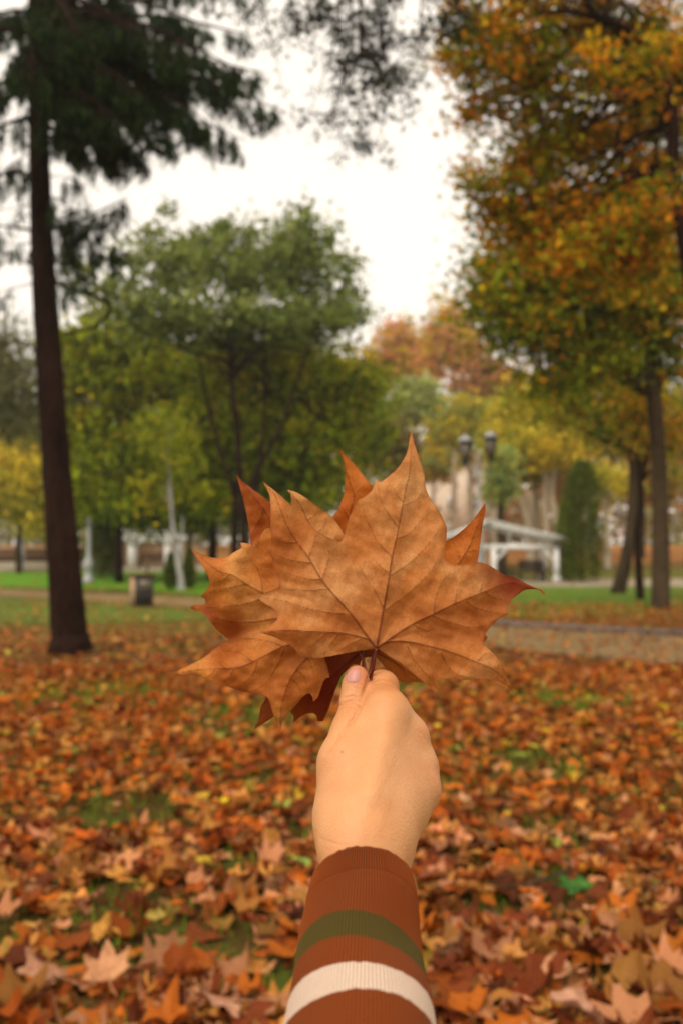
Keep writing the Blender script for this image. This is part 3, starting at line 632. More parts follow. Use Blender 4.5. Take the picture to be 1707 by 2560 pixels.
def ground_mat(name, a1, a2, spk=None, s=30):
    m, nt, b = mat(name, rough=.95, spec=.1); co = coords(nt)
    n1 = noise(nt, s, 5, .7, co); n2 = noise(nt, 1.3, 3, .5, co)
    c = mixrgb(nt, 1.0, ramp(nt, n1, [(.3, a1), (.7, a2)]), ramp(nt, n2, [(.3, (.78, .78, .76)), (.7, (1.12, 1.12, 1.1))]), 'MULTIPLY')
    if spk: c = mixrgb(nt, ramp(nt, noise(nt, 9, 3, .6, co), [(.60, (0, 0, 0)), (.68, (.8, .8, .8))]), c, spk)
    nt.links.new(c, b.inputs['Base Color']); bump(nt, n1, .6, .02, b); return m
M['path'] = ground_mat('sandy_path', (.17, .112, .050), (.29, .198, .09), (.30, .13, .035))
M['path2'] = ground_mat('pale_path', (.24, .20, .13), (.36, .31, .22))
M['lawn'] = ground_mat('bright_lawn', (.06, .17, .008), (.14, .34, .012), None, 22)
M['lawn3'] = ground_mat('green_lawn', (.06, .125, .008), (.13, .22, .012), (.24, .12, .02), 22)
M['lawn2'] = ground_mat('dull_lawn', (.055, .095, .012), (.13, .19, .022), (.20, .10, .03), 22)
PATH = [(-30, 44), (-14.6, 37.5), (-9, 33.5), (-4.9, 29.8), (0, 24.4), (1.6, 21), (3, 18.9), (4.4, 17.5), (6.2, 16.3), (9, 15), (14, 13.6), (24, 12), (24, 8.2), (14, 9), (10, 9.9), (6.5, 11.2), (4.4, 12.4), (2.2, 14.6), (.2, 18), (-2, 22), (-4.2, 25.2), (-6.9, 28), (-11.2, 31), (-30, 34)]
sheet('path', PATH, .006, M['path'])
sheet('lawn', [(-34, 45.5), (-14, 39.6), (-9, 37), (-4.5, 32.5), (-2, 31), (3, 34), (3, 57), (-34, 57)], .006, M['lawn'])
sheet('lawn', [(1.4, 25.5), (4.0, 20.8), (8, 22.5), (30, 22), (30, 38.5), (1.2, 38.5)], .006, M['lawn3'])
sheet('path', [(1.2, 38.9), (40, 38.9), (40, 50), (1.2, 50)], .008, M['path2'])
sheet('path', [(-40, 57.3), (2.6, 57.3), (2.6, 68), (-40, 68)], .008, M['path2'])
sheet('lawn', [(-28, 29.5), (-11, 29.5), (-6.5, 26.5), (-3.8, 23.6), (-2.6, 20.5), (-6, 19.2), (-16, 19.5), (-28, 20.5)], .006, M['lawn2'])
# stone kerb along the far side of the path
mb = MB(); KP = spline([(.4, 23.6, 0), (1.7, 21.1, 0), (3.1, 19.0, 0), (4.5, 17.6, 0), (6.3, 16.4, 0), (9.1, 15.1, 0), (14, 13.7, 0)], 5)
rk = np.random.RandomState(5)
for a, b_ in zip(KP[:-1], KP[1:]):
    d = b_ - a; L = np.linalg.norm(d)
    mb.box(((a + b_) / 2) + [0, 0, .045 + rk.uniform(-.008, .008)], (L - .015, .17, .13), math.atan2(d[1], d[0]) + rk.uniform(-.02, .02), .02)
setp(mb.build('kerb', M['stone']), kind='structure')

# ------------------------------------------------------------------ fallen leaves
rs = np.random.RandomState(21)
def lobed(seed, n=30, curl=.35, fold=0.0, kind='plane', rings=(0.0, .38, .7, 1.0), stalk=True):
    r_ = np.random.RandomState(seed); t = np.arange(n) / n * 2 * math.pi
    if kind == 'plane':
        lob = np.zeros(n)
        for a, l, w_ in ((math.pi / 2, 1.0, .20), (math.pi / 2 + .95, .88, .19), (math.pi / 2 - .95, .88, .19), (math.pi / 2 + 1.95, .62, .18), (math.pi / 2 - 1.95, .62, .18)):
            a += r_.uniform(-.08, .08); l *= r_.uniform(.88, 1.1)
            d = np.abs((t - a + math.pi) % (2 * math.pi) - math.pi); lob = np.maximum(lob, l * np.exp(-(d / w_ / 1.35) ** 1.35))
        R = .42 + .58 * lob; R *= 1 + r_.uniform(-.06, .06, n); d = np.abs((t + math.pi / 2 + math.pi) % (2 * math.pi) - math.pi); R *= 1 - .45 * np.exp(-(d / .3) ** 2)
    elif kind == 'oval':
        R = .42 / np.sqrt((np.cos(t) / .9) ** 2 + (np.sin(t) / 1.9) ** 2) ** .9 * (1 + r_.uniform(-.05, .05, n)); R *= .95 / R.max()
    V = [(0, 0)]
    for q in rings[1:]: V += [(R[i] * q * math.cos(t[i]), R[i] * q * math.sin(t[i])) for i in range(n)]
    V = np.array(V); x, y = V[:, 0], V[:, 1]; rr = np.hypot(x, y)
    ang = r_.uniform(0, math.pi); c1, c2 = r_.uniform(-1, 1.2) * curl, r_.uniform(-.5, .8) * curl
    u = x * math.cos(ang) + y * math.sin(ang); v = -x * math.sin(ang) + y * math.cos(ang)
    z = c1 * u * u + c2 * v * v + .10 * curl * np.sin(5 * u + 3 * v + r_.uniform(0, 6)) * rr + r_.normal(0, .035 * (curl + .2), len(V)) * rr
    z += -.16 * curl * np.cos(5 * np.arctan2(y, x) * 1.0 + math.pi / 2) * rr
    k1 = 1 / (1 + 1.1 * abs(c1) * u * u); k2 = 1 / (1 + 1.1 * abs(c2) * v * v)      # paper-like: what bends up pulls in
    u2, v2 = u * k1, v * k2; x = u2 * math.cos(ang) - v2 * math.sin(ang); y = u2 * math.sin(ang) + v2 * math.cos(ang)
    z = z + fold * np.abs(x); x = x * math.cos(math.atan(fold))
    V = np.stack([x, y, z * .9], -1); F3 = [[0, 1 + i, 1 + (i + 1) % n] for i in range(n)]; F4 = []
    for q in range(len(rings) - 2): F4 += [[1 + q * n + i, 1 + (q + 1) * n + i, 1 + (q + 1) * n + (i + 1) % n, 1 + q * n + (i + 1) % n] for i in range(n)]
    if not stalk: return V, np.array(F3), np.array(F4)
    # stalk: a thin three-sided strip curving off the base
    k = len(V); P = np.array([(0, -.0, .005), (.04, -.3, .03), (.10, -.62, .02 + .1 * curl), (.2, -.9, .06)]); W_ = .018
    for p in P: V = np.vstack([V, p + [W_, 0, 0], p + [-W_, 0, 0], p + [0, 0, W_]])
    for q in range(3):
        for i in range(3): F4.append([k + q * 3 + i, k + q * 3 + (i + 1) % 3, k + q * 3 + 3 + (i + 1) % 3, k + q * 3 + 3 + i])
    return V, np.array(F3), np.array(F4)
def fallen_mat():
    m, nt, b = mat('fallen_leaves', rough=.62, spec=.12)
    a = N(nt, 'ShaderNodeAttribute', attribute_name='Col').outputs['Color']; co = coords(nt)
    n = noise(nt, 30, 4, .6, co); n2 = noise(nt, 170, 3, .6, co)
    c = mixrgb(nt, 1.0, a, ramp(nt, n, [(.28, (.55, .48, .42)), (.5, (1, 1, 1)), (.75, (1.25, 1.3, 1.35))]), 'MULTIPLY')
    c = mixrgb(nt, ramp(nt, n2, [(.58, (0, 0, 0)), (.75, (.6, .6, .6))]), c, (.10, .035, .012))
    nt.links.new(c, b.inputs['Base Color'])
    t = N(nt, 'ShaderNodeBsdfTranslucent'); nt.links.new(c, t.inputs[0]); mx = N(nt, 'ShaderNodeMixShader'); mx.inputs[0].default_value = .18
    nt.links.new(b.outputs[0], mx.inputs[1]); nt.links.new(t.outputs[0], mx.inputs[2]); nt.links.new(mx.outputs[0], nt.nodes['Material Output'].inputs[0]); return m
M['fallen'] = fallen_mat()
PROTO = [lobed(100 + i, 30, [.3, .55, .9, 1.2, 1.6, .7, 1.1, .5][i], [0, 0, .35, 0, .5, .6, 0, .2][i]) for i in range(8)] + [lobed(130, 30, .3, 0, 'oval'), lobed(131, 30, .6, .4, 'oval')]
LOW = [lobed(200 + i, 15, [.3, .6, 1.1, .8, 1.3][i], [0, .4, 0, .9, .3][i], rings=(0, .55, 1.0)) for i in range(5)]
FARP = [lobed(220 + i, 10, [.4, .8, 1.2][i], rings=(0, .6, 1.0), stalk=False) for i in range(3)]
PAL = [('russet', (.40, .085, .008)), ('rusty orange', (.56, .145, .012)), ('tan', (.60, .26, .055)), ('pinkish brown', (.62, .26, .11)), ('dark red brown', (.20, .04, .008)), ('light brown', (.48, .19, .035)), ('yellow', (.58, .36, .03)), ('yellow green', (.30, .32, .05))]
PW = np.array([.23, .12, .13, .21, .20, .09, .008, .006]); PW /= PW.sum()
def scatter(n, y0, y1, mar):
    yy = np.sqrt(rs.uniform(y0 ** 2, y1 ** 2, n * 3)); ww = .37 * yy + mar; xx = rs.uniform(-1, 1, n * 3) * (.37 * y1 + mar)
    k = np.abs(xx) < ww; xx, yy = xx[k][:n], yy[k][:n]; return xx, yy
def clearing(x, y):                             # thin places where the grass shows
    c = np.zeros(len(x))
    for a, b_, r in ((-.85, 3.85, .42), (-1.35, 3.6, .38), (-.45, 3.7, .26), (-1.15, 3.35, .22), (-.15, 3.3, .14), (.75, 3.35, .2), (1.1, 5.0, .3), (-1.9, 4.6, .3), (-.55, 4.5, .2), (.98, 4.1, .26), (1.35, 3.45, .16), (.62, 3.9, .16), (-1.2, 5.4, .38), (-.15, 5.0, .2), (1.35, 6.6, .45), (-.9, 8.4, .7), (2.2, 9.4, .7), (-2.6, 9.8, .9), (.6, 6.0, .3), (.4, 10.5, .9)):
        c = np.maximum(c, np.exp(-((x - a) ** 2 + (y - b_) ** 2 * .6) / r ** 2))
    return sstep(.25, .75, c + .18 * np.sin(x * 9 + y * 4) * np.sin(y * 7 - x * 3))
def density(x, y):
    d = np.ones(len(x)); pth = inpoly(x, y, PATH); d[pth] = .30
    d *= np.where(x < 0, 1 - .90 * sstep(11, 21, y), 1 - .80 * sstep(13, 30, y))
    d *= 1 - .80 * clearing(x, y)
    return np.clip(d, 0, 1)
def rotm(n, tiltmax, r_):
    yaw = r_.uniform(0, 2 * math.pi, n); ax = r_.uniform(0, 2 * math.pi, n); ti = np.abs(r_.normal(0, tiltmax, n)); flip = r_.rand(n) < .45
    ti = np.where(flip, math.pi - ti, ti)
    cy, sy = np.cos(yaw), np.sin(yaw); Z = np.zeros((n, 3, 3)); Z[:, 0, 0] = cy; Z[:, 0, 1] = -sy; Z[:, 1, 0] = sy; Z[:, 1, 1] = cy; Z[:, 2, 2] = 1
    a = np.stack([np.cos(ax), np.sin(ax), 0 * ax], -1); K = np.zeros((n, 3, 3)); K[:, 0, 2] = a[:, 1]; K[:, 1, 2] = -a[:, 0]; K[:, 2, 0] = -a[:, 1]; K[:, 2, 1] = a[:, 0]
    R = np.eye(3) + np.sin(ti)[:, None, None] * K + (1 - np.cos(ti))[:, None, None] * (K @ K); return R @ Z
class Bake:
    def __init__(s): s.V = []; s.T = []; s.Q = []; s.C = []; s.n = 0
    def add(s, proto, R, pos, sc, col):
        V, F3, F4 = proto; n = len(pos)
        if n == 0: return
        W = np.einsum('nij,kj->nki', R, V) * sc[:, None, None] + pos[:, None, :]
        off = s.n + np.arange(n)[:, None, None] * len(V)
        s.V.append(W.reshape(-1, 3)); s.T.append((F3[None] + off).reshape(-1, 3)); s.Q.append((F4[None] + off).reshape(-1, 4))
        s.C.append(np.repeat(col, len(V), 0)); s.n += n * len(V)
    def build(s, name, m):
        return link(name, npmesh(name, np.concatenate(s.V), [np.concatenate(s.T), np.concatenate(s.Q)], col=np.concatenate(s.C)), m, smooth=False)
x1, y1 = scatter(6200, 2.0, 5.2, 1.1); k = rs.rand(len(x1)) < density(x1, y1); x1, y1 = x1[k], y1[k]; n1_ = len(x1)
pi = rs.choice(10, n1_, p=[.12] * 8 + [.02, .02]); ci = rs.choice(len(PAL), n1_, p=PW)
sc = np.clip(rs.normal(.082, .026, n1_), .03, .135); sc[rs.rand(n1_) < .30] *= .55; sc *= 1 + .32 * (y1 < 3.7) + .12 * (y1 < 4.5)
R = rotm(n1_, np.where(y1 < 3.9, .16, .30), rs); zz = rs.uniform(.006, .055, n1_) + .012 * np.sin(x1 * 1.7) ; pos = np.stack([x1, y1, zz], -1)
vis = (np.abs(x1) < .355 * y1) & (y1 > 2.75)
size = np.where(vis, sc / y1, 0); big = set(np.argsort(-size)[:286].tolist())
bk = Bake()
isbig = np.array([i in big for i in range(n1_)])
colv = np.array([p[1] for p in PAL])[ci] * rs.uniform(.25, 1.25, (n1_, 1)) * (1 + rs.uniform(-.08, .08, (n1_, 3))) * np.where(y1 < 4, .85, 1.0)[:, None]
for p in range(10):
    k = (~isbig) & (pi == p); bk.add(PROTO[p], R[k], pos[k], sc[k], colv[k])
PW2 = np.array([.24, .28, .12, .05, .09, .14, .035, .02]); PW2 /= PW2.sum()
for n_, ya, yb, mar, protos in ((23000, 5.2, 12, 1.3, LOW), (36000, 12, 27, 2.0, FARP)):
    x2, y2 = scatter(n_, ya, yb, mar); k = rs.rand(len(x2)) < density(x2, y2); x2, y2 = x2[k], y2[k]; n2_ = len(x2)
    c2 = rs.choice(len(PAL), n2_, p=PW2); p2 = rs.randint(0, len(protos), n2_); R2 = rotm(n2_, .34, rs); s2 = np.clip(rs.normal(.064, .024, n2_), .025, .125)
    P2 = np.stack([x2, y2, rs.uniform(.01, .06, n2_)], -1); v2 = np.array([p[1] for p in PAL])[c2] * rs.uniform(.3, 1.25, (n2_, 1))
    for p in range(len(protos)):
        k = p2 == p; bk.add(protos[p], R2[k], P2[k], s2[k], v2[k])
x3, y3 = scatter(5000, 26, 58, 4.0); P3 = np.stack([x3, y3, gh(x3, y3) + .02], -1); k = rs.rand(len(x3)) < .35; P3 = P3[k]; n3_ = len(P3)
v3 = np.array([p[1] for p in PAL])[rs.choice(len(PAL), n3_, p=PW2)]; bk.add(LOW[1], rotm(n3_, .4, rs), P3, np.full(n3_, .10), v3)
setp(bk.build('leaf_litter', M['fallen']), label='thick carpet of dry orange and brown leaves spread over the park ground', cat='leaf litter', kind='stuff')
# the nearest leaves, each an object of its own
shape_words = ['flat', 'gently cupped', 'curled', 'strongly curled', 'rolled up', 'wavy', 'crumpled', 'nearly flat', 'flat oval', 'cupped oval']
LM = {}
order = sorted(big, key=lambda i: -size[i])
special = []
for i in order:
    key = (int(pi[i]), int(ci[i]))
    if key not in LM:
        V, F3, F4 = PROTO[key[0]]; LM[key] = npmesh('fallen_leaf', V, [F3, F4], col=np.tile(np.array(PAL[key[1]][1]) * rs.uniform(.5, 1.05), (len(V), 1))); LM[key].materials.append(M['fallen'])
    o = bpy.data.objects.new('fallen_leaf', LM[key]); C.objects.link(o)
    mw = Matrix([list(R[i][r] * sc[i]) + [float(pos[i][r])] for r in range(3)] + [[0, 0, 0, 1]]); o.matrix_world = mw
    setp(o, '%s %s dry leaf lying on the ground among many others like it' % (shape_words[key[0]], PAL[key[1]][0]), 'leaf', 'fallen leaves lying on the ground near the hand')
def ground_leaf(u, v, size_, colr, proto, yaw, label, z=.06, tilt=(.1, .1), colors=None):
    d = gd(v); d3 = at(u, v, 1.0) - np.array([0, 0, EYE]); t = (z - EYE) / d3[2]; p = np.array([0, 0, EYE]) + d3 * t
    V, F3, F4 = proto; cl = np.tile(np.array(colr), (len(V), 1))
    if colors is not None:
        w_ = (.5 + .5 * np.sin(V[:, 0] * 5 + V[:, 1] * 4))[:, None] ** 2; cl = cl * (1 - w_) + np.array(colors) * w_
    me = npmesh('fallen_leaf', V * size_, [F3, F4], col=cl); o = link('fallen_leaf', me, M['fallen'])
    o.location = p; o.rotation_euler = (tilt[0], tilt[1], yaw); setp(o, label, 'leaf', 'fallen leaves lying on the ground near the hand'); return p
G_, Y_ = (.16, .26, .04), (.52, .36, .03)
ground_leaf(752, 2145, .115, (.24, .36, .06), PROTO[1], 1.9, 'pale green and yellow leaf lying just left of the wrist', .075, (.25, .15), (.60, .46, .08))
ground_leaf(1440, 2215, .120, (.035, .12, .02), PROTO[0], .6, 'dark green leaf with yellow tips under the curved twig on the right', .06, (.1, -.1), (.07, .20, .03))
ground_leaf(1335, 2180, .085, (.05, .15, .03), PROTO[1], 2.3, 'small dark green leaf left of the curved twig', .06, (.2, .2), (.35, .25, .03))
ground_leaf(1470, 2170, .055, (.75, .42, .02), PROTO[8], 1.2, 'bright yellow leaf beside the green leaf at the right', .08, (.1, .3))
ground_leaf(562, 2003, .050, (.80, .56, .02), PROTO[7], .4, 'small bright lemon yellow leaf at the left of the hand', .07, (.1, -.2))
ground_leaf(1335, 1865, .085, (.62, .55, .05), PROTO[0], .9, 'yellow green leaf at the right, level with the knuckles', .05, (.15, .1))
ground_leaf(415, 2295, .105, (.42, .30, .06), PROTO[2], 2.8, 'olive yellow crinkled leaf on the green patch at lower left', .07, (.3, .3))
ground_leaf(270, 2430, .140, (.55, .26, .12), PROTO[7], .2, 'large pinkish brown leaf in the bottom left corner', .075, (.3, -.15))
ground_leaf(120, 2430, .150, (.46, .22, .12), PROTO[1], 1.2, 'mauve brown pointed leaf at the far bottom left', .075, (.35, .1))
ground_leaf(560, 2500, .135, (.52, .26, .15), PROTO[1], 2.0, 'dusty pink leaf right at the bottom edge left of the sleeve', .08, (.35, .15))
ground_leaf(1410, 2425, .125, (.60, .28, .13), PROTO[9], 2.1, 'broad oval pinkish tan leaf at lower right', .08, (.25, -.15))
ground_leaf(1445, 2520, .125, (.52, .27, .16), PROTO[9], 1.2, 'folded dusty tan leaf at the bottom right', .08, (.4, .2))
ground_leaf(1165, 1998, .090, (.60, .33, .15), PROTO[0], .5, 'pale tan leaf just right of the wrist', .06, (.3, .1))
# curved twig
tp = [at(1215, 2268, 4.05), at(1300, 2253, 4.0), at(1360, 2232, 4.0), at(1405, 2195, 4.02), at(1424, 2150, 4.1)]
tp = spline([(p[0], p[1], max(.06, z)) for p, z in zip(tp, (.05, .07, .10, .12, .10))], 6)
for i, p in enumerate(tp): pass
V, f = tube(tp, np.linspace(.005, .011, len(tp)), 8); mb = MB(); mb.add(V, f)
V, f = tube(spline([tp[12], tp[12] + [-.12, .04, .01], tp[12] + [-.2, .03, -.01]], 4), .004, 6); mb.add(V, f)
setp(mb.build('twig', M['bark'], smooth=True), 'thin curved grey twig lying across a green leaf at the right', 'twig')
# grass between the leaves
ng = 70000; xg, yg = scatter(ng, 2.2, 12, 1.2); k = rs.rand(len(xg)) < .18 + .82 * clearing(xg, yg); xg, yg = xg[k], yg[k]; ng = len(xg)
hh = rs.uniform(.035, .095, ng); an = rs.uniform(0, 6.28, ng); le = rs.uniform(.2, .9, ng) * hh; wd = rs.uniform(.0015, .003, ng)
ca, sa = np.cos(an), np.sin(an); B0 = np.stack([xg, yg, np.full(ng, -.01)], -1); wv_ = np.stack([-sa * wd, ca * wd, 0 * wd], -1)
mid = B0 + np.stack([ca * le * .35, sa * le * .35, hh * .65], -1); top = B0 + np.stack([ca * le, sa * le, hh], -1)
V = np.stack([B0 - wv_, B0 + wv_, mid + wv_ * .8, mid - wv_ * .8, top], 1).reshape(-1, 3); o5 = np.arange(ng)[:, None] * 5
gc = np.array([(.09, .19, .012)]) * rs.uniform(.4, 1.9, (ng, 1)) + rs.rand(ng, 1) ** 4 * np.array([(.25, .16, .02)])
setp(link('grass', npmesh('grass', V, [np.array([[0, 1, 2, 3]]) + o5, np.array([[3, 2, 4]]) + o5], col=np.repeat(gc, 5, 0)), M['foliage']), label='short green grass showing between the fallen leaves', cat='grass', kind='stuff')

# ------------------------------------------------------------------ trees
def kites(P, r_, size, col, hang=0.0, aspect=.55, jit=.3):
    """folded leaf-sized faces at points P; hang 0 = any direction, 1 = hanging down"""
    n = len(P); D = r_.normal(size=(n, 3)); D /= np.linalg.norm(D, axis=1)[:, None]
    D = D * (1 - hang) + np.array([0, 0, -1.]) * hang; D /= np.linalg.norm(D, axis=1)[:, None] + 1e-9
    X = np.cross(D, r_.normal(size=(n, 3))); X /= np.linalg.norm(X, axis=1)[:, None] + 1e-9
    Nn = np.cross(D, X); s = (size * r_.uniform(1 - jit, 1 + jit, n))[:, None]
    V = np.stack([P, P + D * s * .55 + X * s * aspect * .5 + Nn * s * .12, P + D * s, P + D * s * .55 - X * s * aspect * .5 + Nn * s * .12], 1).reshape(-1, 3)
    o = np.arange(n)[:, None] * 4
    return V, np.concatenate([np.array([[0, 1, 2]]) + o, np.array([[0, 2, 3]]) + o]), np.repeat(col, 4, 0)
def crown_pts(ells, nclump, nleaf, rc, r_, flat=.65, shell=.45):
    w_ = np.array([e[3] * e[4] * e[5] for e in ells], float) ** .8; w_ /= w_.sum(); ei = r_.choice(len(ells), nclump, p=w_)
    E = np.array(ells, float)[ei]; d = r_.normal(size=(nclump, 3)); d /= np.linalg.norm(d, axis=1)[:, None]
    cc = E[:, :3] + d * (r_.rand(nclump, 1) ** shell) * r_.uniform(.78, 1.17, (nclump, 1)) * E[:, 3:6]
    rr = rc * r_.uniform(.45, 1.6, nclump)
    ci_ = np.repeat(np.arange(nclump), nleaf)
    P = cc[ci_] + r_.normal(size=(nclump * nleaf, 3)) * rr[ci_][:, None] * np.array([.6, .6, .6 * flat])
    return cc, ci_, P
def colors(ci_, ncl, pal, r_, jit=.35):
    pal_c = np.array([p[1:] for p in pal]); pw = np.array([p[0] for p in pal], float); pw /= pw.sum()
    base = r_.choice(len(pal), ncl, p=pw); other = r_.choice(len(pal), len(ci_), p=pw)
    use = np.where(r_.rand(len(ci_)) < .68, base[ci_], other)
    c = pal_c[use] * r_.uniform(1 - jit, 1 + jit, (len(ci_), 1)); return np.clip(c, 0, 1)
def limbs(mb, trunk_pts, trunk_r, targets, r_, r0=.08, start=.45):
    TP = spline(trunk_pts, 6); n = len(TP)
    mb.tube(TP, np.interp(np.linspace(0, 1, n), np.linspace(0, 1, len(trunk_r)), trunk_r), 14)
    L = np.linspace(0, 1, n)
    for t in targets:
        # a limb leaves the trunk below its target and rises to it
        zt = np.clip((t[2] - TP[0][2]) / (TP[-1][2] - TP[0][2] + 1e-6) - r_.uniform(.08, .25), start, .97)
        i = int(zt * (n - 1)); a = TP[i]; t = np.array(t); d = t - a
        m1 = a + d * .35 + np.array([0, 0, .10 * np.linalg.norm(d)]) * r_.uniform(-.2, 1.4) + r_.normal(0, .04, 3) * np.linalg.norm(d)
        m2 = a + d * .7 + r_.normal(0, .06, 3) * np.linalg.norm(d)
        P = spline([a, m1, m2, t], 4); rr = min(r0, np.interp(L[i], np.linspace(0, 1, len(trunk_r)), trunk_r) * .7)
        mb.tube(P, np.linspace(rr, rr * .18, len(P)), 6, False)
def make_tree(label, trunk_pts, trunk_r, ells, nclump, nleaf, rc, size, pal, bark='bark', seed=0, nl=14, name='tree', cat='tree', hang=0.0, aspect=.55, fol='foliage', group='trees of the park', shell=.45, flat=.65, start=.45, r0=.08, extra=None):
    r_ = np.random.RandomState(seed + 500); e = empty(name, tuple(trunk_pts[0]), label, cat, group)
    cc, ci_, P = crown_pts(ells, nclump, nleaf, rc, r_, flat, shell)
    mb = MB(); limbs(mb, trunk_pts, trunk_r, cc[r_.choice(len(cc), min(nl, len(cc)), replace=False)], r_, r0, start)
    if extra: extra(mb)
    mb.build('trunk', M[bark], e, True)
    V, T, c = kites(P, r_, size, colors(ci_, nclump, pal, r_), hang, aspect)
    link('crown', npmesh('crown', V, T, col=c), M[fol], e)
    return e
def U(u, d): return (u - CX) / F * d
def Zv(v, d): return EYE + (1377 - v) / F * d
def E_(u, v, d, ru, rv, ry=None):                  # an ellipsoid seen at (u, v), at distance d, with half sizes ru, rv in frame units
    a = ru / F * d; return (U(u, d), d, Zv(v, d), a, ry if ry else a * .8, rv / F * d)
def foot(u, d): return (U(u, d), d, float(gh(0, d)) - .05)
def TR(pts, d):                                    # trunk path seen at (u, v) pairs; first one is the foot
    return [foot(pts[0][0], d)] + [(U(u, d), d, Zv(v, d)) for u, v in pts[1:]]

# --- the cedar on the left
def cedar():
    r_ = np.random.RandomState(77); d = 13.75
    TP = TR([(182, 0), (170, 1500), (152, 1300), (130, 1050), (112, 820), (98, 620), (88, 420), (80, 220), (74, 0), (66, -260), (60, -600)], d)
    e = empty('cedar_tree', TP[0], 'tall dark cedar with leaning bare trunk and drooping branches at the left', 'tree', 'trees of the park')
    rr = [.275, .250, .225, .200, .185, .170, .150, .135, .12, .10, .07]
    mb = MB(); P = spline(TP, 8); V, f = tube(P, np.interp(np.linspace(0, 1, len(P)), np.linspace(0, 1, len(rr)), rr), 22, True, r_, .02); mb.add(V, f)
    mb.tube([np.array(TP[0]) + [0, 0, -.05], np.array(TP[0]) + [-.012, 0, .35]], [.37, .265], 18)
    SP = []; SC = []; SD = []
    def bough(h, tip, sag, r0, dens=1.0, twigs=True):
        """from the trunk at frame height h to a tip point; sag < 0 droops"""
        zs = P[:, 2]; a = P[np.argmin(np.abs(zs - Zv(h, d)))]; b_ = np.array(tip); D_ = b_ - a; L = np.linalg.norm(D_)
        Q = spline([a, a + D_ * .3 + [0, 0, -sag * L * .25], a + D_ * .65 + [0, 0, -sag * L * .22], b_], 6)
        mb.tube(Q, np.linspace(r0, r0 * .15, len(Q)), 7, False)
        if not twigs: return
        side = np.cross(D_ / L, [0, 0, 1.]); side /= np.linalg.norm(side)
        def hanging_spray(c0, dirv, ln, n_):
            tt = r_.rand(n_) ** .8; base = c0 + dirv * ln * tt[:, None] + np.array([0, 0, -.25 * ln]) * (tt ** 2)[:, None]
            hg = r_.uniform(.03, .38, n_) * (1.1 - .5 * tt); m_ = 4
            pts = (base[:, None, :] + np.stack([r_.normal(0, .022, (n_, m_)), r_.normal(0, .022, (n_, m_)), -hg[:, None] * r_.rand(n_, m_)], -1)).reshape(-1, 3)
            SP.append(pts); SC.append(np.tile(r_.uniform(.6, 1.4), len(pts)))
        for k_ in range(int(L * 8 * dens)):
            t = r_.uniform(.15, 1.0) ** .75; c0 = Q[min(len(Q) - 1, int(t * (len(Q) - 1)))]; sgn = r_.choice([-1, 1])
            ln = (1.2 - t) * L * .20 * r_.uniform(.5, 1.4) + .10
            dirv = side * sgn * r_.uniform(.3, 1) + D_ / L * r_.uniform(.5, 1.2) + np.array([0, 0, r_.uniform(-1.1, -.05)]); dirv /= np.linalg.norm(dirv)
            mb.tube([c0, c0 + dirv * ln * .5 + [0, 0, -.06 * ln], c0 + dirv * ln + [0, 0, -.25 * ln]], [.012, .007, .003], 4, False)
            hanging_spray(c0, dirv, ln, int(max(5, ln * 42)))
    def tipat(u, v, dd): return (U(u, dd), dd, Zv(v, dd))
    for h, u, v, dd, sag, r0, dn in ((150, 715, 262, 13.0, -.30, .060, 1.1), (60, 620, 60, 13.6, -.35, .060, 1.2), (210, 610, 335, 12.6, -.25, .050, 1.0), (130, 660, 160, 13.4, -.3, .05, 1.1), (-20, 520, 40, 12.8, -.3, .05, 1.3), (20, 350, 60, 12.0, -.3, .05, 1.3), (60, 240, 110, 12.6, -.2, .05, 1.3), (240, 380, 395, 12.8, -.15, .045, 1.1), (-120, 620, -40, 13.5, -.4, .06, 1.0),
                              (330, 360, 385, 13.3, -.1, .040, .8), (120, 330, 200, 11.0, -.2, .055, 1.3), (230, 260, 260, 10.8, -.2, .05, 1.2), (-40, 420, 120, 12.0, -.3, .055, 1.2), (-40, 180, 60, 10.6, -.25, .05, 1.2),
                              (90, 60, 180, 10.8, -.2, .05, 1.3), (180, -140, 250, 12.5, -.2, .05, 1.2), (60, -200, 60, 13.6, -.2, .05, 1.2), (260, -100, 340, 14.5, -.15, .045, .9), (420, -120, 440, 14.0, -.1, .03, .7), (560, -90, 540, 14.2, .0, .03, .6),
                              (100, 300, 160, 16.5, -.2, .05, 1.0), (200, 450, 240, 16.0, -.2, .05, 1.0), (-60, 480, -60, 15.5, -.2, .05, 1.0), (40, -40, 20, 16.5, -.2, .05, 1.0), (-200, 330, -130, 12.5, -.3, .05, 1.1), (-250, 30, -130, 12.0, -.3, .05, 1.1), (300, 180, 330, 12.2, -.1, .03, .7), (130, 430, 330, 12.4, -.25, .05, 1.2), (60, 530, 300, 12.2, -.25, .05, 1.2), (0, 610, 160, 12.0, -.25, .05, 1.1), (170, 350, 380, 13.8, -.25, .045, 1.1), (160, 640, 200, 14.2, -.25, .045, 1.1), (-60, 330, 120, 12.8, -.25, .05, 1.2), (340, 420, 345, 14.6, -.2, .04, .8)):
        bough(h, tipat(u, v, dd), sag, r0, dn)
    bough(560, tipat(315, 478, 13.2), .1, .030, 1.6); bough(600, tipat(300, 610, 13.0), .05, .02, 1.4); bough(520, tipat(250, 560, 14.6), .1, .02, 1.3); bough(300, tipat(300, 400, 13.0), -.1, .03, 1.3)
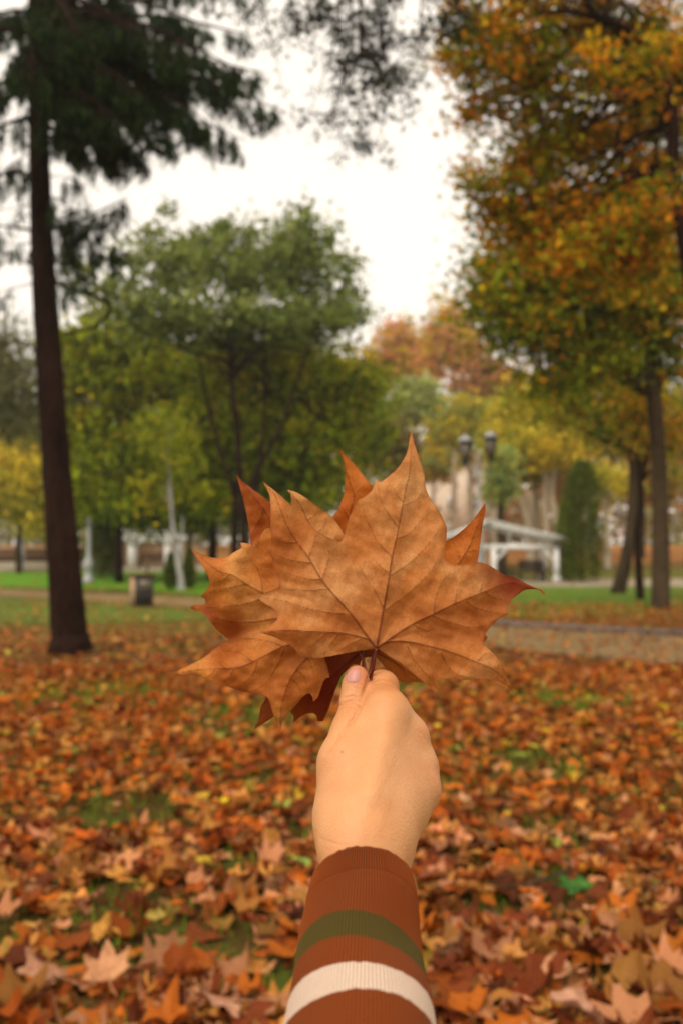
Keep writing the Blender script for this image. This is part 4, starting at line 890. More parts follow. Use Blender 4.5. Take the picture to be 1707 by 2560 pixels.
    for h_, u_, v_, d_, n_b in ((480, 230, 500, 12.8, 1.2), (640, 240, 650, 14.6, 1.2), (430, 200, 430, 14.8, 1.3), (700, 210, 690, 12.8, 1.1), (420, -30, 400, 13.0, 1.5), (500, -60, 520, 13.4, 1.4), (600, -20, 600, 14.4, 1.3), (700, -60, 730, 13.2, 1.3), (340, 10, 400, 14.6, 1.5), (560, 200, 600, 13.4, 1.2)):
        bough(h_, tipat(u_, v_, d_), .05, .014, n_b * .55); bough(660, tipat(30, 640, 13.4), -.1, .02, .2)
    # bare loop of dead branch
    for pl, r0 in (([(118, 700), (180, 728), (262, 758), (272, 772), (225, 808), (140, 826)], .035), ([(118, 660), (200, 600), (300, 560)], .02), ([(100, 880), (60, 860), (10, 870)], .018)):
        q = spline([(U(a, d - .1), d - .1 - .25 * math.sin(i), Zv(b_, d)) for i, (a, b_) in enumerate(pl)], 4); mb.tube(q, np.linspace(r0, r0 * .6, len(q)), 7)
    mb.build('trunk', M['bark_dark'], e, True)
    Pn = np.concatenate(SP); sc_ = np.concatenate(SC); n = len(Pn)
    pal = np.array([(.014, .032, .010), (.026, .050, .010), (.045, .068, .012), (.012, .020, .012)]); c = pal[r_.randint(0, 4, n)] * (sc_ * r_.uniform(.7, 1.3, n))[:, None]
    V, T, cl = kites(Pn, r_, .12, c, .68, .13); link('crown', npmesh('crown', V, T, col=cl), M['needles'], e); return n
cedar()

# palettes: (weight, r, g, b)
EVER = [(4, .17, .22, .045), (3, .24, .28, .06), (2, .33, .36, .10), (1, .08, .11, .03)]
OLV = [(4, .21, .26, .008), (4, .31, .36, .010), (2, .42, .38, .012), (1, .60, .42, .02), (2, .07, .095, .008)]
DKG = [(4, .07, .10, .008), (3, .11, .14, .010), (1.5, .20, .22, .015)]
YGR = [(4, .30, .34, .025), (3, .42, .42, .03), (2, .58, .50, .04), (1, .16, .20, .02)]
YEL = [(4, .74, .54, .03), (3, .80, .58, .05), (2, .55, .46, .05), (1, .32, .34, .03)]
ORG = [(4, .70, .32, .12), (3, .62, .25, .09), (2, .74, .42, .20), (1, .45, .30, .10)]  # far orange trees: distance haze put into the paler leaf colours
MIX = [(4.5, .17, .19, .008), (4, .30, .26, .010), (3.4, .58, .21, .010), (1.8, .70, .28, .015), (3, .70, .44, .015), (1.2, .30, .07, .01), (2.5, .08, .11, .008)]
MIXG = [(5, .15, .19, .006), (4, .24, .26, .010), (1.6, .58, .26, .010), (1.3, .68, .42, .015), (1.5, .06, .09, .008)]
BRN = [(3, .26, .15, .06), (2, .34, .22, .09), (2, .18, .12, .04)]
SOFT = [(3, .28, .36, .10), (3, .42, .46, .12), (1, .55, .48, .10)]
LIME = [(4, .10, .19, .02), (3, .18, .26, .03), (1, .30, .30, .03)]

# --- big broad evergreen in the middle left
make_tree('large broad grey green tree with rounded airy crown behind the cedar trunk', TR([(610, 0), (606, 1250), (590, 1050), (575, 900), (590, 760), (600, 620)], 37), [.14, .125, .115, .10, .09, .06],
    [E_(560, 590, 37, 200, 90), E_(790, 600, 37, 110, 75), E_(430, 640, 37, 150, 110), E_(640, 680, 37, 260, 100), E_(850, 720, 37, 75, 90), E_(720, 640, 37, 150, 90), E_(380, 760, 37, 140, 100), E_(700, 790, 37, 190, 60), E_(480, 800, 37, 160, 60), E_(250, 700, 37, 110, 60), E_(860, 800, 37, 70, 40), E_(620, 810, 37, 310, 50), E_(880, 780, 37, 60, 80)],
    320, 56, .56, .28, EVER, 'bark_dark', 1, 34, name='broad_tree', r0=.07, flat=.6, shell=.5, start=.15, extra=lambda mb: [mb.tube(spline([(U(606, 37), 37, Zv(v0_, 37)), (U(u1_, 37), 37.4, Zv(v1_, 37)), (U(u2_, 37), 37.8, Zv(v2_, 37))], 5), np.linspace(.11, .05, 11), 8) for v0_, u1_, v1_, u2_, v2_ in ((1300, 540, 1100, 480, 860), (1250, 700, 1060, 770, 850), (1330, 650, 1150, 660, 860))])
make_tree('olive green tree whose leafy crown fills the gap between cedar trunk and white posts', TR([(300, 0), (296, 1200), (320, 1050), (300, 900)], 44), [.22, .2, .16, .08],
    [E_(300, 900, 44, 190, 130), E_(250, 1050, 44, 130, 140), E_(420, 1060, 44, 150, 150), E_(330, 1180, 44, 170, 70), E_(200, 850, 44, 80, 50), E_(440, 930, 44, 130, 80), E_(180, 960, 44, 90, 110), E_(400, 1260, 44, 150, 60), E_(240, 1230, 44, 90, 80)], 500, 40, .85, .36, OLV, 'bark_dark', 2, 20)
make_tree('yellow green tree behind the held leaves, left of the middle', TR([(690, 0), (690, 1200), (700, 1020), (720, 880)], 42), [.2, .17, .13, .07],
    [E_(640, 960, 42, 200, 120), E_(820, 960, 42, 150, 110), E_(760, 1100, 42, 220, 110), E_(560, 1100, 42, 120, 110), E_(880, 950, 42, 90, 60), E_(700, 1230, 42, 200, 80)], 450, 40, .80, .34, OLV + [(3, .20, .22, .015)], 'bark_dark', 3, 20)
make_tree('dark spreading tree in shade behind the left pergola', TR([(530, 0), (533, 1300), (522, 1150), (500, 1000), (470, 900)], 50), [.26, .23, .2, .16, .08],
    [E_(470, 1120, 50, 200, 110), E_(300, 1150, 50, 140, 100), E_(560, 1200, 50, 130, 90), E_(230, 1230, 50, 70, 70), E_(420, 1260, 50, 260, 70)], 560, 44, .95, .30, DKG, 'bark_dark', 4, 22)
make_tree('slim forked tree with dark limbs just behind the leftmost leaf tips', TR([(585, 0), (590, 1260), (600, 1120), (640, 960), (680, 860)], 40), [.17, .15, .12, .09, .04],
    [E_(660, 900, 40, 130, 80), E_(600, 1040, 40, 110, 70)], 90, 40, .8, .24, OLV, 'bark_dark', 5, 12)
# --- left edge
make_tree('grey green weeping conifer at the left edge behind the cedar trunk', TR([(-30, 0), (-28, 1200), (-10, 950), (10, 760)], 30), [.12, .10, .08, .03],
    [E_(20, 900, 30, 110, 110), E_(40, 1010, 30, 90, 110), E_(-60, 980, 30, 120, 170)], 200, 50, .55, .22, [(3, .20, .20, .09), (3, .13, .14, .05), (2, .28, .26, .12)], 'bark_dark', 6, 14, hang=.6, aspect=.25)
make_tree('golden yellow tree at the left edge beyond the lawn', TR([(50, 0), (48, 1340), (60, 1220), (50, 1120)], 56), [.2, .17, .12, .06],
    [E_(30, 1190, 56, 110, 100), E_(90, 1260, 56, 80, 70), E_(-30, 1230, 56, 80, 80)], 190, 42, .9, .3, YEL + [(3, .22, .22, .02)], 'bark', 7, 12)
make_tree('yellow green tree between cedar trunk and left lamp post', TR([(232, 0), (228, 1330), (235, 1240), (230, 1180)], 62), [.2, .18, .14, .07],
    [E_(190, 1240, 62, 80, 100), E_(120, 1310, 62, 80, 50), E_(260, 1240, 62, 60, 60)], 150, 40, .9, .3, YGR, 'bark', 8, 12)
# --- the big autumn tree whose trunk stands just outside the right edge
def big_right():
    d = 13.5; sp = lambda u, v, dd, ru, rv: E_(u, v, dd, ru, rv)
    make_tree('big autumn tree overhanging from the right with orange and green leaves', TR([(1860, 0), (1850, 1300), (1800, 1000), (1738, 700), (1700, 430), (1690, 220), (1620, 70), (1500, 0), (1400, -160)], 12.2), [.24, .19, .13, .105, .085, .075, .055, .035, .015],
        [sp(1330, 120, 13.5, 210, 170), sp(1560, 60, 14.5, 230, 190), sp(1300, 380, 13.8, 130, 120), sp(1480, 340, 14.3, 230, 170), sp(1640, 430, 14.6, 180, 180), sp(1130, 395, 13.5, 60, 22), sp(1190, 600, 13.5, 50, 30), sp(1120, 90, 13.8, 60, 60), sp(1190, 260, 13.8, 50, 60), sp(1240, 500, 13.8, 90, 60), sp(1420, 500, 14, 140, 90), sp(1350, 560, 14, 150, 100), sp(1540, 600, 13, 220, 130), sp(1230, 40, 14, 100, 90), sp(1420, -150, 13.5, 280, 160), sp(1210, 430, 13.5, 75, 40), sp(1700, 200, 14.8, 150, 250), sp(1600, 120, 11.6, 110, 90), sp(1660, 480, 11.6, 70, 100)],
        640, 62, .30, .115, MIX, 'bark_dark', 10, 60, name='autumn_tree', r0=.035, start=.5, flat=.6, shell=.5)
big_right()
make_tree('tall autumn tree with straight trunk standing on the grass at the right', TR([(1646, 0), (1648, 1480), (1650, 1300), (1645, 1100), (1630, 900), (1612, 760), (1600, 560)], 24), [.27, .235, .21, .2, .19, .15, .08],
    [E_(1400, 740, 24, 200, 100), E_(1250, 740, 24, 110, 90), E_(1560, 760, 24, 170, 110), E_(1480, 620, 24, 220, 110), E_(1350, 850, 24, 130, 70), E_(1240, 640, 24, 80, 60), E_(1680, 700, 24, 130, 150), E_(1500, 900, 24, 130, 60), E_(1720, 880, 24, 110, 80), E_(1380, 940, 24, 90, 50)],
    620, 46, .55, .20, MIXG, 'bark', 11, 26, name='autumn_tree', r0=.07, start=.6)
make_tree('leaning pale trunked tree, second from the right edge', TR([(1540, 0), (1562, 1400), (1578, 1300), (1585, 1180), (1572, 1080), (1560, 960)], 33), [.27, .22, .19, .17, .14, .08],
    [E_(1500, 960, 33, 140, 70), E_(1620, 980, 33, 120, 80), E_(1430, 1020, 33, 110, 60), E_(1560, 1060, 33, 90, 50)], 150, 42, .6, .2, OLV + [(3, .36, .24, .02), (2, .35, .12, .02)], 'bark', 12, 14)
make_tree('thin dark crooked tree between the two thicker trunks on the right', TR([(1598, 0), (1594, 1420), (1592, 1330), (1602, 1250), (1598, 1160), (1590, 1040)], 29), [.14, .12, .11, .10, .08, .04],
    [E_(1600, 1000, 29, 90, 60), E_(1660, 1100, 29, 70, 60)], 70, 42, .5, .18, MIX, 'bark_dark', 13, 8)
# --- hanging branch top centre: a tree whose trunk stands left of the picture
def hanging():
    r_ = np.random.RandomState(31); e = empty('overhanging_tree', (-6.6, 9.5, -.05), 'small leaved dark branches hanging into the sky at the top middle', 'tree', 'trees of the park')
    mb = MB(); T0 = [(-6.6, 9.5, -.05), (-6.4, 9.5, 3), (-6.0, 9.4, 6), (-5.2, 9.2, 8.6), (-4.0, 9.0, 10.2)]; mb.tube(spline(T0, 6), np.linspace(.26, .12, 25), 12)
    limb = spline([(-5.2, 9.2, 8.6), (-3.2, 9.1, 9.3), (-1.6, 9.0, 9.2), (-.2, 9.0, 8.7), (.9, 8.9, 8.3)], 6); mb.tube(limb, np.linspace(.12, .03, len(limb)), 8)
    P = []; 
    for u0, v0, u1, v1, n_ in ((640, -80, 690, 120, 9), (760, -120, 800, 120, 10), (880, -100, 830, 230, 16), (900, -60, 900, 270, 18), (940, -90, 985, 200, 16), (850, -60, 770, 200, 10), (960, -60, 1010, 120, 12), (1000, -80, 960, 320, 8), (1120, -80, 1130, 60, 8), (720, -60, 760, 60, 8), (1060, -80, 1080, 90, 8), (1160, -80, 1190, 110, 8), (900, 100, 940, 330, 7)):
        a = np.array([U(u0, 9), 9 + r_.uniform(-.5, .5), Zv(v0, 9)]); b_ = np.array([U(u1, 9), a[1] + r_.uniform(-.3, .3), Zv(v1, 9)])
        j = np.argmin(np.abs(limb[:, 0] - a[0])); Q = spline([limb[j], (limb[j] + a) / 2 + [.05, 0, .1], a, (a + b_) / 2 + r_.normal(0, .08, 3), b_], 4); mb.tube(Q, np.linspace(.02, .004, len(Q)), 5, False)
        for k_ in range(n_ * 2):
            c0 = Q[r_.randint(len(Q) // 3, len(Q))]; tip = c0 + r_.normal(0, .20, 3) * [1, 1, .7] + [0, 0, -.05]; mb.tube([c0, (c0 + tip) / 2 + [0, 0, .03], tip], [.005, .004, .002], 3, False)
            q_ = r_.randint(10, 34); P.append(tip + (c0 - tip) * r_.rand(q_, 1) ** 2 * .9 + r_.normal(0, .055, (q_, 3)) * [1, 1, .55])
    P = np.concatenate(P); c = np.array([(.030, .036, .022), (.05, .045, .02), (.025, .03, .026)])[r_.randint(0, 3, len(P))] * r_.uniform(.7, 1.4, (len(P), 1))
    mb.build('trunk', M['bark_dark'], e, True); V, T, cl = kites(P, r_, .052, c, .1, .6); link('crown', npmesh('crown', V, T, col=cl), M['foliage'], e)
hanging()
# --- background rows, far to near
FAR = [ # u, v centre, d, ru, rv, palette, bark, label
 (1010, 880, 92, 110, 95, ORG + ORG + YEL, 'bark_pale', 'rounded orange tree beyond the white open sky gap'), (1130, 850, 86, 95, 120, ORG + YEL, 'bark_pale', 'taller orange tree next to the autumn tree crown'), (1230, 960, 84, 110, 90, ORG + BRN, 'bark_pale', 'orange brown tree above the double lamp'),
 (620, 900, 96, 170, 45, ORG, 'bark', 'orange tree glimpsed through the evergreen crown'), (330, 890, 98, 150, 55, ORG, 'bark', 'orange tree hidden behind the olive green tree'),
 (1090, 1150, 88, 60, 60, YEL + SOFT, 'bark_pale', 'sparse pale yellow tree in front of the cream building'), (1040, 1010, 72, 100, 75, [(3, .34, .38, .10), (3, .48, .50, .16)], 'bark', 'soft grey green tree above the tallest leaf point'), (960, 1100, 66, 75, 85, BRN + [(2, .12, .12, .04)], 'bark_pale', 'brownish half bare tree between the two top leaf points'),
 (1180, 1060, 70, 120, 90, YEL + SOFT, 'bark_pale', 'pale yellow tree right behind the double lamp'), (1330, 1020, 64, 110, 90, YEL + YGR, 'bark_pale', 'yellow tree right of the double lamp'), (1370, 1130, 58, 85, 55, YEL, 'bark_pale', 'low golden tree above the gazebo roof'),
 (1480, 1080, 66, 110, 90, OLV + YEL, 'bark_pale', 'olive and yellow tree above the dark cypress'), (1600, 1060, 70, 110, 110, ORG + OLV, 'bark', 'orange flecked tree behind the right trunks'), (1720, 1080, 62, 110, 130, YGR + ORG, 'bark', 'yellow orange tree at the right edge'),
 (1255, 1195, 52, 36, 80, SOFT, 'bark', 'narrow pale green tree just right of the double lamp'), (1330, 1160, 60, 60, 50, OLV, 'bark_pale', 'soft green bushy tree behind the gazebo roof'), (880, 1040, 60, 110, 110, OLV + LIME, 'bark', 'green tree behind the second leaf point'),
 (860, 960, 74, 120, 60, OLV, 'bark', 'olive tree filling the gap under the evergreen crown'), (120, 1080, 76, 130, 110, YGR + OLV, 'bark', 'hazy green tree far behind the cedar trunk'), (-60, 1100, 70, 130, 120, OLV + YEL, 'bark', 'mottled tree at the far left edge'),
 (470, 1220, 78, 130, 80, OLV + BRN, 'bark', 'dull olive tree beyond the left pergola'), (700, 1200, 76, 150, 110, OLV + DKG, 'bark', 'dark olive tree behind the bouquet'), (1640, 1200, 60, 90, 60, OLV + ORG, 'bark', 'low orange green tree between the right trunks'), (1420, 1210, 72, 60, 60, BRN + ORG, 'bark_pale', 'russet tree beside the dark cypress')]
for i, (u, v, d, ru, rv, pal, bk_, lab) in enumerate(FAR):
    r_ = np.random.RandomState(900 + i); a = ru / F * d
    make_tree(lab, [foot(u, d), (U(u + r_.uniform(-12, 12), d), d, Zv((v + 1340) / 2 + 30, d)), (U(u, d), d, Zv(v, d))], [.30, .22, .08],
        [E_(u, v, d, ru * .75, rv * .75), E_(u - ru * .4, v + rv * .25, d, ru * .6, rv * .6), E_(u + ru * .4, v + rv * .1, d, ru * .6, rv * .6), E_(u + r_.uniform(-20, 20), v - rv * .45, d, ru * .5, rv * .5)],
        int(60 + ru * rv / 130), 32, a * .16 + .25, .14 + d * .0045, pal, bk_, 60 + i, 12, fol='foliage_far')
# forked pale trunks behind the gazebo
for i, (pts, lab) in enumerate(((([(1325, 0), (1320, 1330), (1305, 1250), (1290, 1180), (1280, 1100)]), 'bare pale tree leaning left above the gazebo'), (([(1392, 0), (1390, 1320), (1378, 1230), (1392, 1150), (1400, 1070)]), 'forked pale tree rising right of the gazebo roof'), (([(1517, 0), (1515, 1330), (1512, 1290), (1514, 1200)]), 'pale straight trunk right of the dark cypress'), (([(1235, 0), (1240, 1300), (1250, 1210), (1262, 1120)]), 'thin pale tree left above the gazebo'))):
    make_tree(lab, TR(pts, 58), [.24, .21, .18, .14, .07][:len(pts)], [E_(pts[-1][0], pts[-1][1], 58, 60, 40)], 40, 36, .8, .3, YEL + YGR, 'bark_pale', 90 + i, 7)
def woods():
    r_ = np.random.RandomState(808); n = 1500; u = r_.uniform(-700, 2400, n); dd = r_.uniform(112, 135, n); top = 1130 + 60 * np.sin(u / 170) + 40 * np.sin(u / 63)
    v = 1372 - (1372 - top) * r_.rand(n) ** .8; cc = np.stack([(u - CX) / F * dd, dd, EYE + (1377 - v) / F * dd], -1); ci_ = np.repeat(np.arange(n), 34)
    P = cc[ci_] + r_.normal(size=(len(ci_), 3)) * np.array([1.5, 1.2, 1.0]); kk = np.where(u < 900, r_.choice([0, 0, 1, 3], n), r_.choice([0, 1, 2, 2, 3], n))
    cl = np.array([(.26, .27, .05), (.40, .34, .06), (.45, .18, .05), (.22, .15, .05)])[kk][ci_] * r_.uniform(.6, 1.4, (len(ci_), 1))
    V, T, c = kites(P, r_, .75, cl, 0, .7); setp(link('distant_woods', npmesh('distant_woods', V, T, col=c), M['foliage']), label='far off autumn woods closing the park behind all the trees', cat='woods', kind='stuff')
woods()
# dark cypress and shrubs
def conifer(u, vt, vb, d, ru, lab, pal=DKG, seed=0, name='cypress_tree', nl=46, prof=(.75, .95, 1, .6, .28, .04)):
    r_ = np.random.RandomState(seed + 300); e = empty(name, foot(u, d), lab, 'tree', 'trees of the park'); z0 = float(gh(0, d)); H = Zv(vt, d) - z0; n = int(nl * 130)
    t = r_.rand(n) ** .8; rad = ru / F * d * np.interp(t, [0, .08, .35, .75, .92, 1], prof); an = r_.uniform(0, 6.28, n)
    lump = 1 + .24 * np.sin(an * 3 + t * 9) + .1 * np.sin(an * 5 - t * 17); rr = rad * lump * r_.uniform(.55, 1.05, n)
    P = np.stack([U(u, d) + np.cos(an) * rr, d + np.sin(an) * rr, z0 + .12 + t * H * .98], -1); c = colors(np.arange(n) // 130, n // 130 + 1, pal, r_)
    V, T, cl = kites(P, r_, .05 * d / 14, c, .0, .5); link('crown', npmesh('crown', V, T, col=cl), M['foliage'], e)
    mb = MB(); mb.tube([(U(u, d), d, z0 - .05), (U(u, d), d, z0 + H * .8)], [.09, .02], 8); mb.build('trunk', M['bark_dark'], e)
conifer(1452, 1155, 1445, 45, 50, 'dark green column shaped cypress right of the gazebo', DKG + [(2, .07, .10, .02)], 1, nl=60, prof=(.8, 1, .95, .9, .6, .25))
conifer(1415, 1250, 1440, 47, 32, 'lower mid green conifer touching the gazebo roof end', LIME + DKG, 2, nl=30)
conifer(428, 1392, 1462, 36.5, 14, 'small dark conical shrub left of the birch foot', DKG, 3, 'conical_shrub', 14)
conifer(474, 1375, 1458, 36.8, 14, 'small dark conical shrub right of the birch foot', DKG, 4, 'conical_shrub', 14)
conifer(258, 1290, 1420, 52, 42, 'large dark green bush right of the left lamp post', DKG, 5, 'round_bush', 40)
# white birch
def birch():
    d = 36; e = make_tree('white trunked birch leaning left behind the small conical shrubs', TR([(456, 0), (452, 1440), (444, 1390), (436, 1340), (428, 1260), (424, 1180), (418, 1060)], d), [.15, .125, .105, .08, .07, .06, .03],
        [E_(420, 1080, d, 80, 70), E_(440, 1170, d, 60, 40)], 60, 36, .5, .17, YGR + OLV, 'bark_birch', 40, 5, r0=.02, name='birch_tree', extra=lambda mb: mb.tube([(U(448, d), d, Zv(1410, d)), (U(455, d), d, Zv(1370, d)), (U(457, d), d, Zv(1290, d))], [.05, .045, .02], 8))
birch()

# ------------------------------------------------------------------ gazebos, lamps, bin, building
def gazebo():
    d = 45.5; z0 = float(gh(0, d)); e = empty('gazebo', (U(1300, d), d, z0), 'white open timber gazebo with low pitched roof on the right beyond the lawn', 'gazebo')
    zt = Zv(1373, d); xl, xm, xr, xe = U(1130, d), U(1232, d), U(1389, d), U(1416, d); ap = Zv(1308, d); xa = U(1222, d)
    D2 = 3.2
    def post(x, y): mb = MB(); mb.box((x, y, z0 + (zt - z0) / 2), (.24, .24, zt - z0), 0, .02); mb.box((x, y, z0 + .12), (.34, .34, .24), 0, .03); mb.build('post', M['white'], e)
    for x, y in ((xm, d), (xr, d), (xr, d + D2), (xm, d + D2), (xl, d + D2 * .6), (xl - .2, d + D2 * 1.2)): post(x, y)
    mb = MB(); mb.box(((xm + xr) / 2, d, zt + .11), (xr - xm + .3, .16, .24)); mb.box((xr, d + D2 / 2, zt + .112), (.16, D2 - .17, .236)); mb.box(((xm + xr) / 2, d + D2, zt + .11), (xr - xm + .3, .16, .24))
    mb.bar((xm - .10, d + .1, zt + .11), (xl, d + D2 * .6, zt + .11), .16, .24)
    for x, s in ((xm, 1), (xr, -1)): mb.bar((x + s * .1, d, zt - .55), (x + s * .62, d, zt - .0), .12, .12)
    mb.build('beam', M['white'], e)
    for s0, s1, y in (((xa, ap), (xe, zt + .42), d - .35), ((xa, ap), (xl - .5, zt + .42), d + .35), ((xa, ap), (xe, zt + .42), d + D2 + .3)):
        mb = MB(); mb.bar((s0[0], y, s0[1]), (s1[0], y, s1[1]), .14, .26); mb.build('rafter', M['white'], e)
    # boarded roof slopes
    for (x1_, z1_) in ((xe + .03, zt + .34), (xl - .6, zt + .34)):
        mb = MB(); nb = 9
        for k_ in range(nb):
            t0, t1 = k_ / nb, (k_ + 1) / nb - .02; zA, zB = ap + .17, z1_ + .17
            a = [xa + (x1_ - xa) * t0, zA + (zB - zA) * t0]; b_ = [xa + (x1_ - xa) * t1, zA + (zB - zA) * t1]
            V = [(a[0], d - .5, a[1]), (b_[0], d - .5, b_[1]), (b_[0], d + D2 + .5, b_[1]), (a[0], d + D2 + .5, a[1])]; V = V + [(p[0], p[1], p[2] - .05) for p in V]
            mb.add(V, [[0, 1, 2, 3], [7, 6, 5, 4], [0, 4, 5, 1], [1, 5, 6, 2], [2, 6, 7, 3], [3, 7, 4, 0]])
        mb.build('roof', M['white'], e)
    for k_ in range(3):
        x = xm + (xr - xm) * (.25 + .25 * k_); mb = MB(); mb.bar((x, d + .0, zt + .24), (x, d + .0, ap - (x - xa) / (xe - xa) * (ap - zt - .3) - .1), .09); mb.build('strut', M['white'], e)
    # bench and table inside
    t = empty('picnic_table', (U(1335, d), d + 1.4, z0), 'dark picnic table with benches in the shade under the white gazebo', 'table'); x, y = U(1325, d), d + 1.4
    mb = MB(); [mb.box((x, y + .16 * j, z0 + .74), (1.8, .14, .05)) for j in (-2, -1, 0, 1, 2)]; mb.build('tabletop', M['brownwood'], t)
    for s in (-1, 1):
        mb = MB(); mb.box((x, y + s * .75, z0 + .44), (1.8, .28, .05)); mb.build('seat', M['brownwood'], t)
        mb = MB(); mb.bar((x + s * .65, y - .3, z0 + .71), (x + s * .65, y - .72, z0), .08); mb.bar((x + s * .65, y + .3, z0 + .71), (x + s * .65, y + .72, z0), .08); mb.bar((x + s * .65, y - .85, z0 + .39), (x + s * .65, y + .85, z0 + .39), .07); mb.build('leg_frame', M['brownwood'], t)
    b2 = empty('park_bench', (U(1362, d), d + 2.6, z0), 'dark bench with high back standing by the right gazebo post', 'bench'); x, y = U(1352, d), d + 2.5
    mb = MB(); [mb.box((x, y - .12 * j, z0 + .45), (1.3, .10, .04)) for j in range(4)]; mb.build('seat', M['black'], b2)
    mb = MB(); [mb.box((x, y + .08 + .02 * j, z0 + .58 + .13 * j), (1.3, .04, .11)) for j in range(4)]; mb.build('backrest', M['black'], b2)
    for s in (-1, 1): mb = MB(); mb.bar((x + s * .6, y - .4, z0), (x + s * .6, y - .36, z0 + .43), .07); mb.bar((x + s * .6, y + .08, z0), (x + s * .6, y + .15, z0 + 1.05), .07); mb.build('leg', M['black'], b2)
gazebo()
def pergola():
    d = 60; z0 = float(gh(0, d)); e = empty('pergola', (U(350, d), d, z0), 'white pergola with curved rafter ends beyond the left lawn', 'pergola'); zt = Zv(1350, d)
    for x, y in ((U(330, d), d), (U(420, d), d), (U(330, d) - .5, d + 3), (U(430, d), d + 3)):
        mb = MB(); mb.box((x, y, (z0 + zt) / 2), (.38, .38, zt - z0), 0, .04); mb.box((x, y, zt - .14), (.52, .52, .2), 0, .04); mb.build('post', M['white'], e)
    for y in (d, d + 3):
        mb = MB(); mb.box((U(372, d), y, zt + .17), (3.9, .2, .34)); mb.build('beam', M['white'], e)
    for k_ in range(7):
        x = U(298, d) + k_ * .56; mb = MB(); mb.bar((x, d - .9, zt + .62), (x, d - .5, zt + .47), .16, .2); mb.bar((x, d - .5, zt + .47), (x, d + 3.6, zt + .47), .16, .22); mb.build('rafter', M['white'], e)
    w_ = empty('low_wall', (U(360, d), d + 3.8, z0), 'tan brick wall behind the left pergola', 'wall'); mb = MB(); mb.box((U(360, d), d + 3.9, z0 + .8), (6.5, .3, 1.6)); mb.build('wall_body', M['tan'], w_); mb = MB(); mb.box((U(360, d), d + 3.9, z0 + 1.66), (6.7, .42, .12)); mb.build('coping', M['stone'], w_)
    b2 = empty('park_bench', (U(365, d), d + 1.2, z0), 'brown slatted bench under the left pergola', 'bench'); x, y = U(372, d), d + 1.5
    mb = MB(); [mb.box((x, y - .13 * j, z0 + .46), (1.8, .11, .05)) for j in range(4)]; mb.build('seat', M['brownwood'], b2)
    mb = MB(); [mb.box((x, y + .1 + .02 * j, z0 + .62 + .15 * j), (1.8, .05, .12)) for j in range(3)]; mb.build('backrest', M['brownwood'], b2)
    for s in (-1, 1): mb = MB(); mb.bar((x + s * .8, y - .4, z0), (x + s * .8, y - .4, z0 + .43), .08); mb.bar((x + s * .8, y + .08, z0), (x + s * .8, y + .16, z0 + 1.0), .08); mb.build('leg', M['brownwood'], b2)
pergola()
def lamp_double():
    d = 27.5; x = U(1196, d); z0 = 0; zt = Zv(1150, d); e = empty('street_lamp', (x, d, z0), 'grey iron lamp post with two hanging lanterns behind the leaf tip on the right', 'street lamp', 'lamp posts of the park')
    mb = MB(); mb.lathe((x, d, 0), [(.2, 0), (.2, .12), (.15, .2), (.13, .5), (.15, .55), (.08, .7), (.07, 1.6), (.10, 1.65), (.10, 1.72), (.06, 1.8), (.055, Zv(1300, d)), (.085, Zv(1296, d)), (.085, Zv(1288, d)), (.050, Zv(1280, d)), (.042, zt), (.07, zt + .03), (.03, zt + .16), (.0, zt + .26)], 18); mb.build('pole', M['lampgrey'], e, True)
    for s, u_, vt in ((-1, 1163, 1096), (1, 1227, 1086)):
        hx = U(u_, d); zl = Zv(vt, d); mb = MB(); q = spline([(x, d, zt - .15), (x + (hx - x) * .4, d, zt - .32), (hx - s * .06, d, zt - .30), (hx, d, zl - .78)], 6); mb.tube(q, .022, 8); mb.build('arm', M['black'], e, True)
        mb = MB(); mb.lathe((hx, d, zl), [(.06, -.80), (.075, -.76), (.09, -.70), (.10, -.68)], 8); 
        for k_ in range(6):
            a = k_ * math.pi / 3; mb.bar((hx + .095 * math.cos(a), d + .095 * math.sin(a), zl - .69), (hx + .185 * math.cos(a), d + .185 * math.sin(a), zl - .13), .022)
        mb.lathe((hx, d, zl), [(.21, -.14), (.215, -.10), (.20, -.08)], 6); mb.build('lantern_frame', M['black'], e)
        mb = MB(); mb.lathe((hx, d, zl), [(.085, -.68), (.165, -.145)], 6); mb.build('lantern_glass', M['darkglass'], e)
        mb = MB(); mb.lathe((hx, d, zl), [(.22, -.075), (.17, -.01), (.09, .05), (.03, .08), (.02, .14), (0, .16)], 12); mb.build('lantern_cap', M['lampgrey'], e, True)
M['darkglass'] = plain('smoky_glass', (.20, .16, .12), .25, .2, 6, spec=.5)
lamp_double()
def lamp_single(u, vt, d, lab, w_=1.0):
    x = U(u, d); z0 = float(gh(0, d)); H = Zv(vt, d) - z0; e = empty('street_lamp', (x, d, z0), lab, 'street lamp', 'lamp posts of the park')
    mb = MB(); mb.lathe((x, d, z0), [(.27 * w_, 0), (.27 * w_, .16), (.19 * w_, .24), (.17 * w_, .62), (.24 * w_, .68), (.25 * w_, .95), (.15 * w_, 1.15), (.12 * w_, 1.2), (.11 * w_, H * .55), (.10 * w_, H * .86)], 16); mb.build('pole', M['lampgrey'], e, True)
    mb = MB(); mb.lathe((x, d, z0), [(.11 * w_, H * .86), (.15 * w_, H * .88), (.15 * w_, H * .90), (.10 * w_, H * .93), (.13 * w_, H * .97), (.05 * w_, H), (0, H + .1)], 16); mb.build('finial', M['lampgrey'], e, True)
lamp_single(224, 1296, 44, 'white ornate lamp post right of the cedar trunk')
lamp_single(57, 1345, 60, 'small far white lamp post at the left edge', .9)
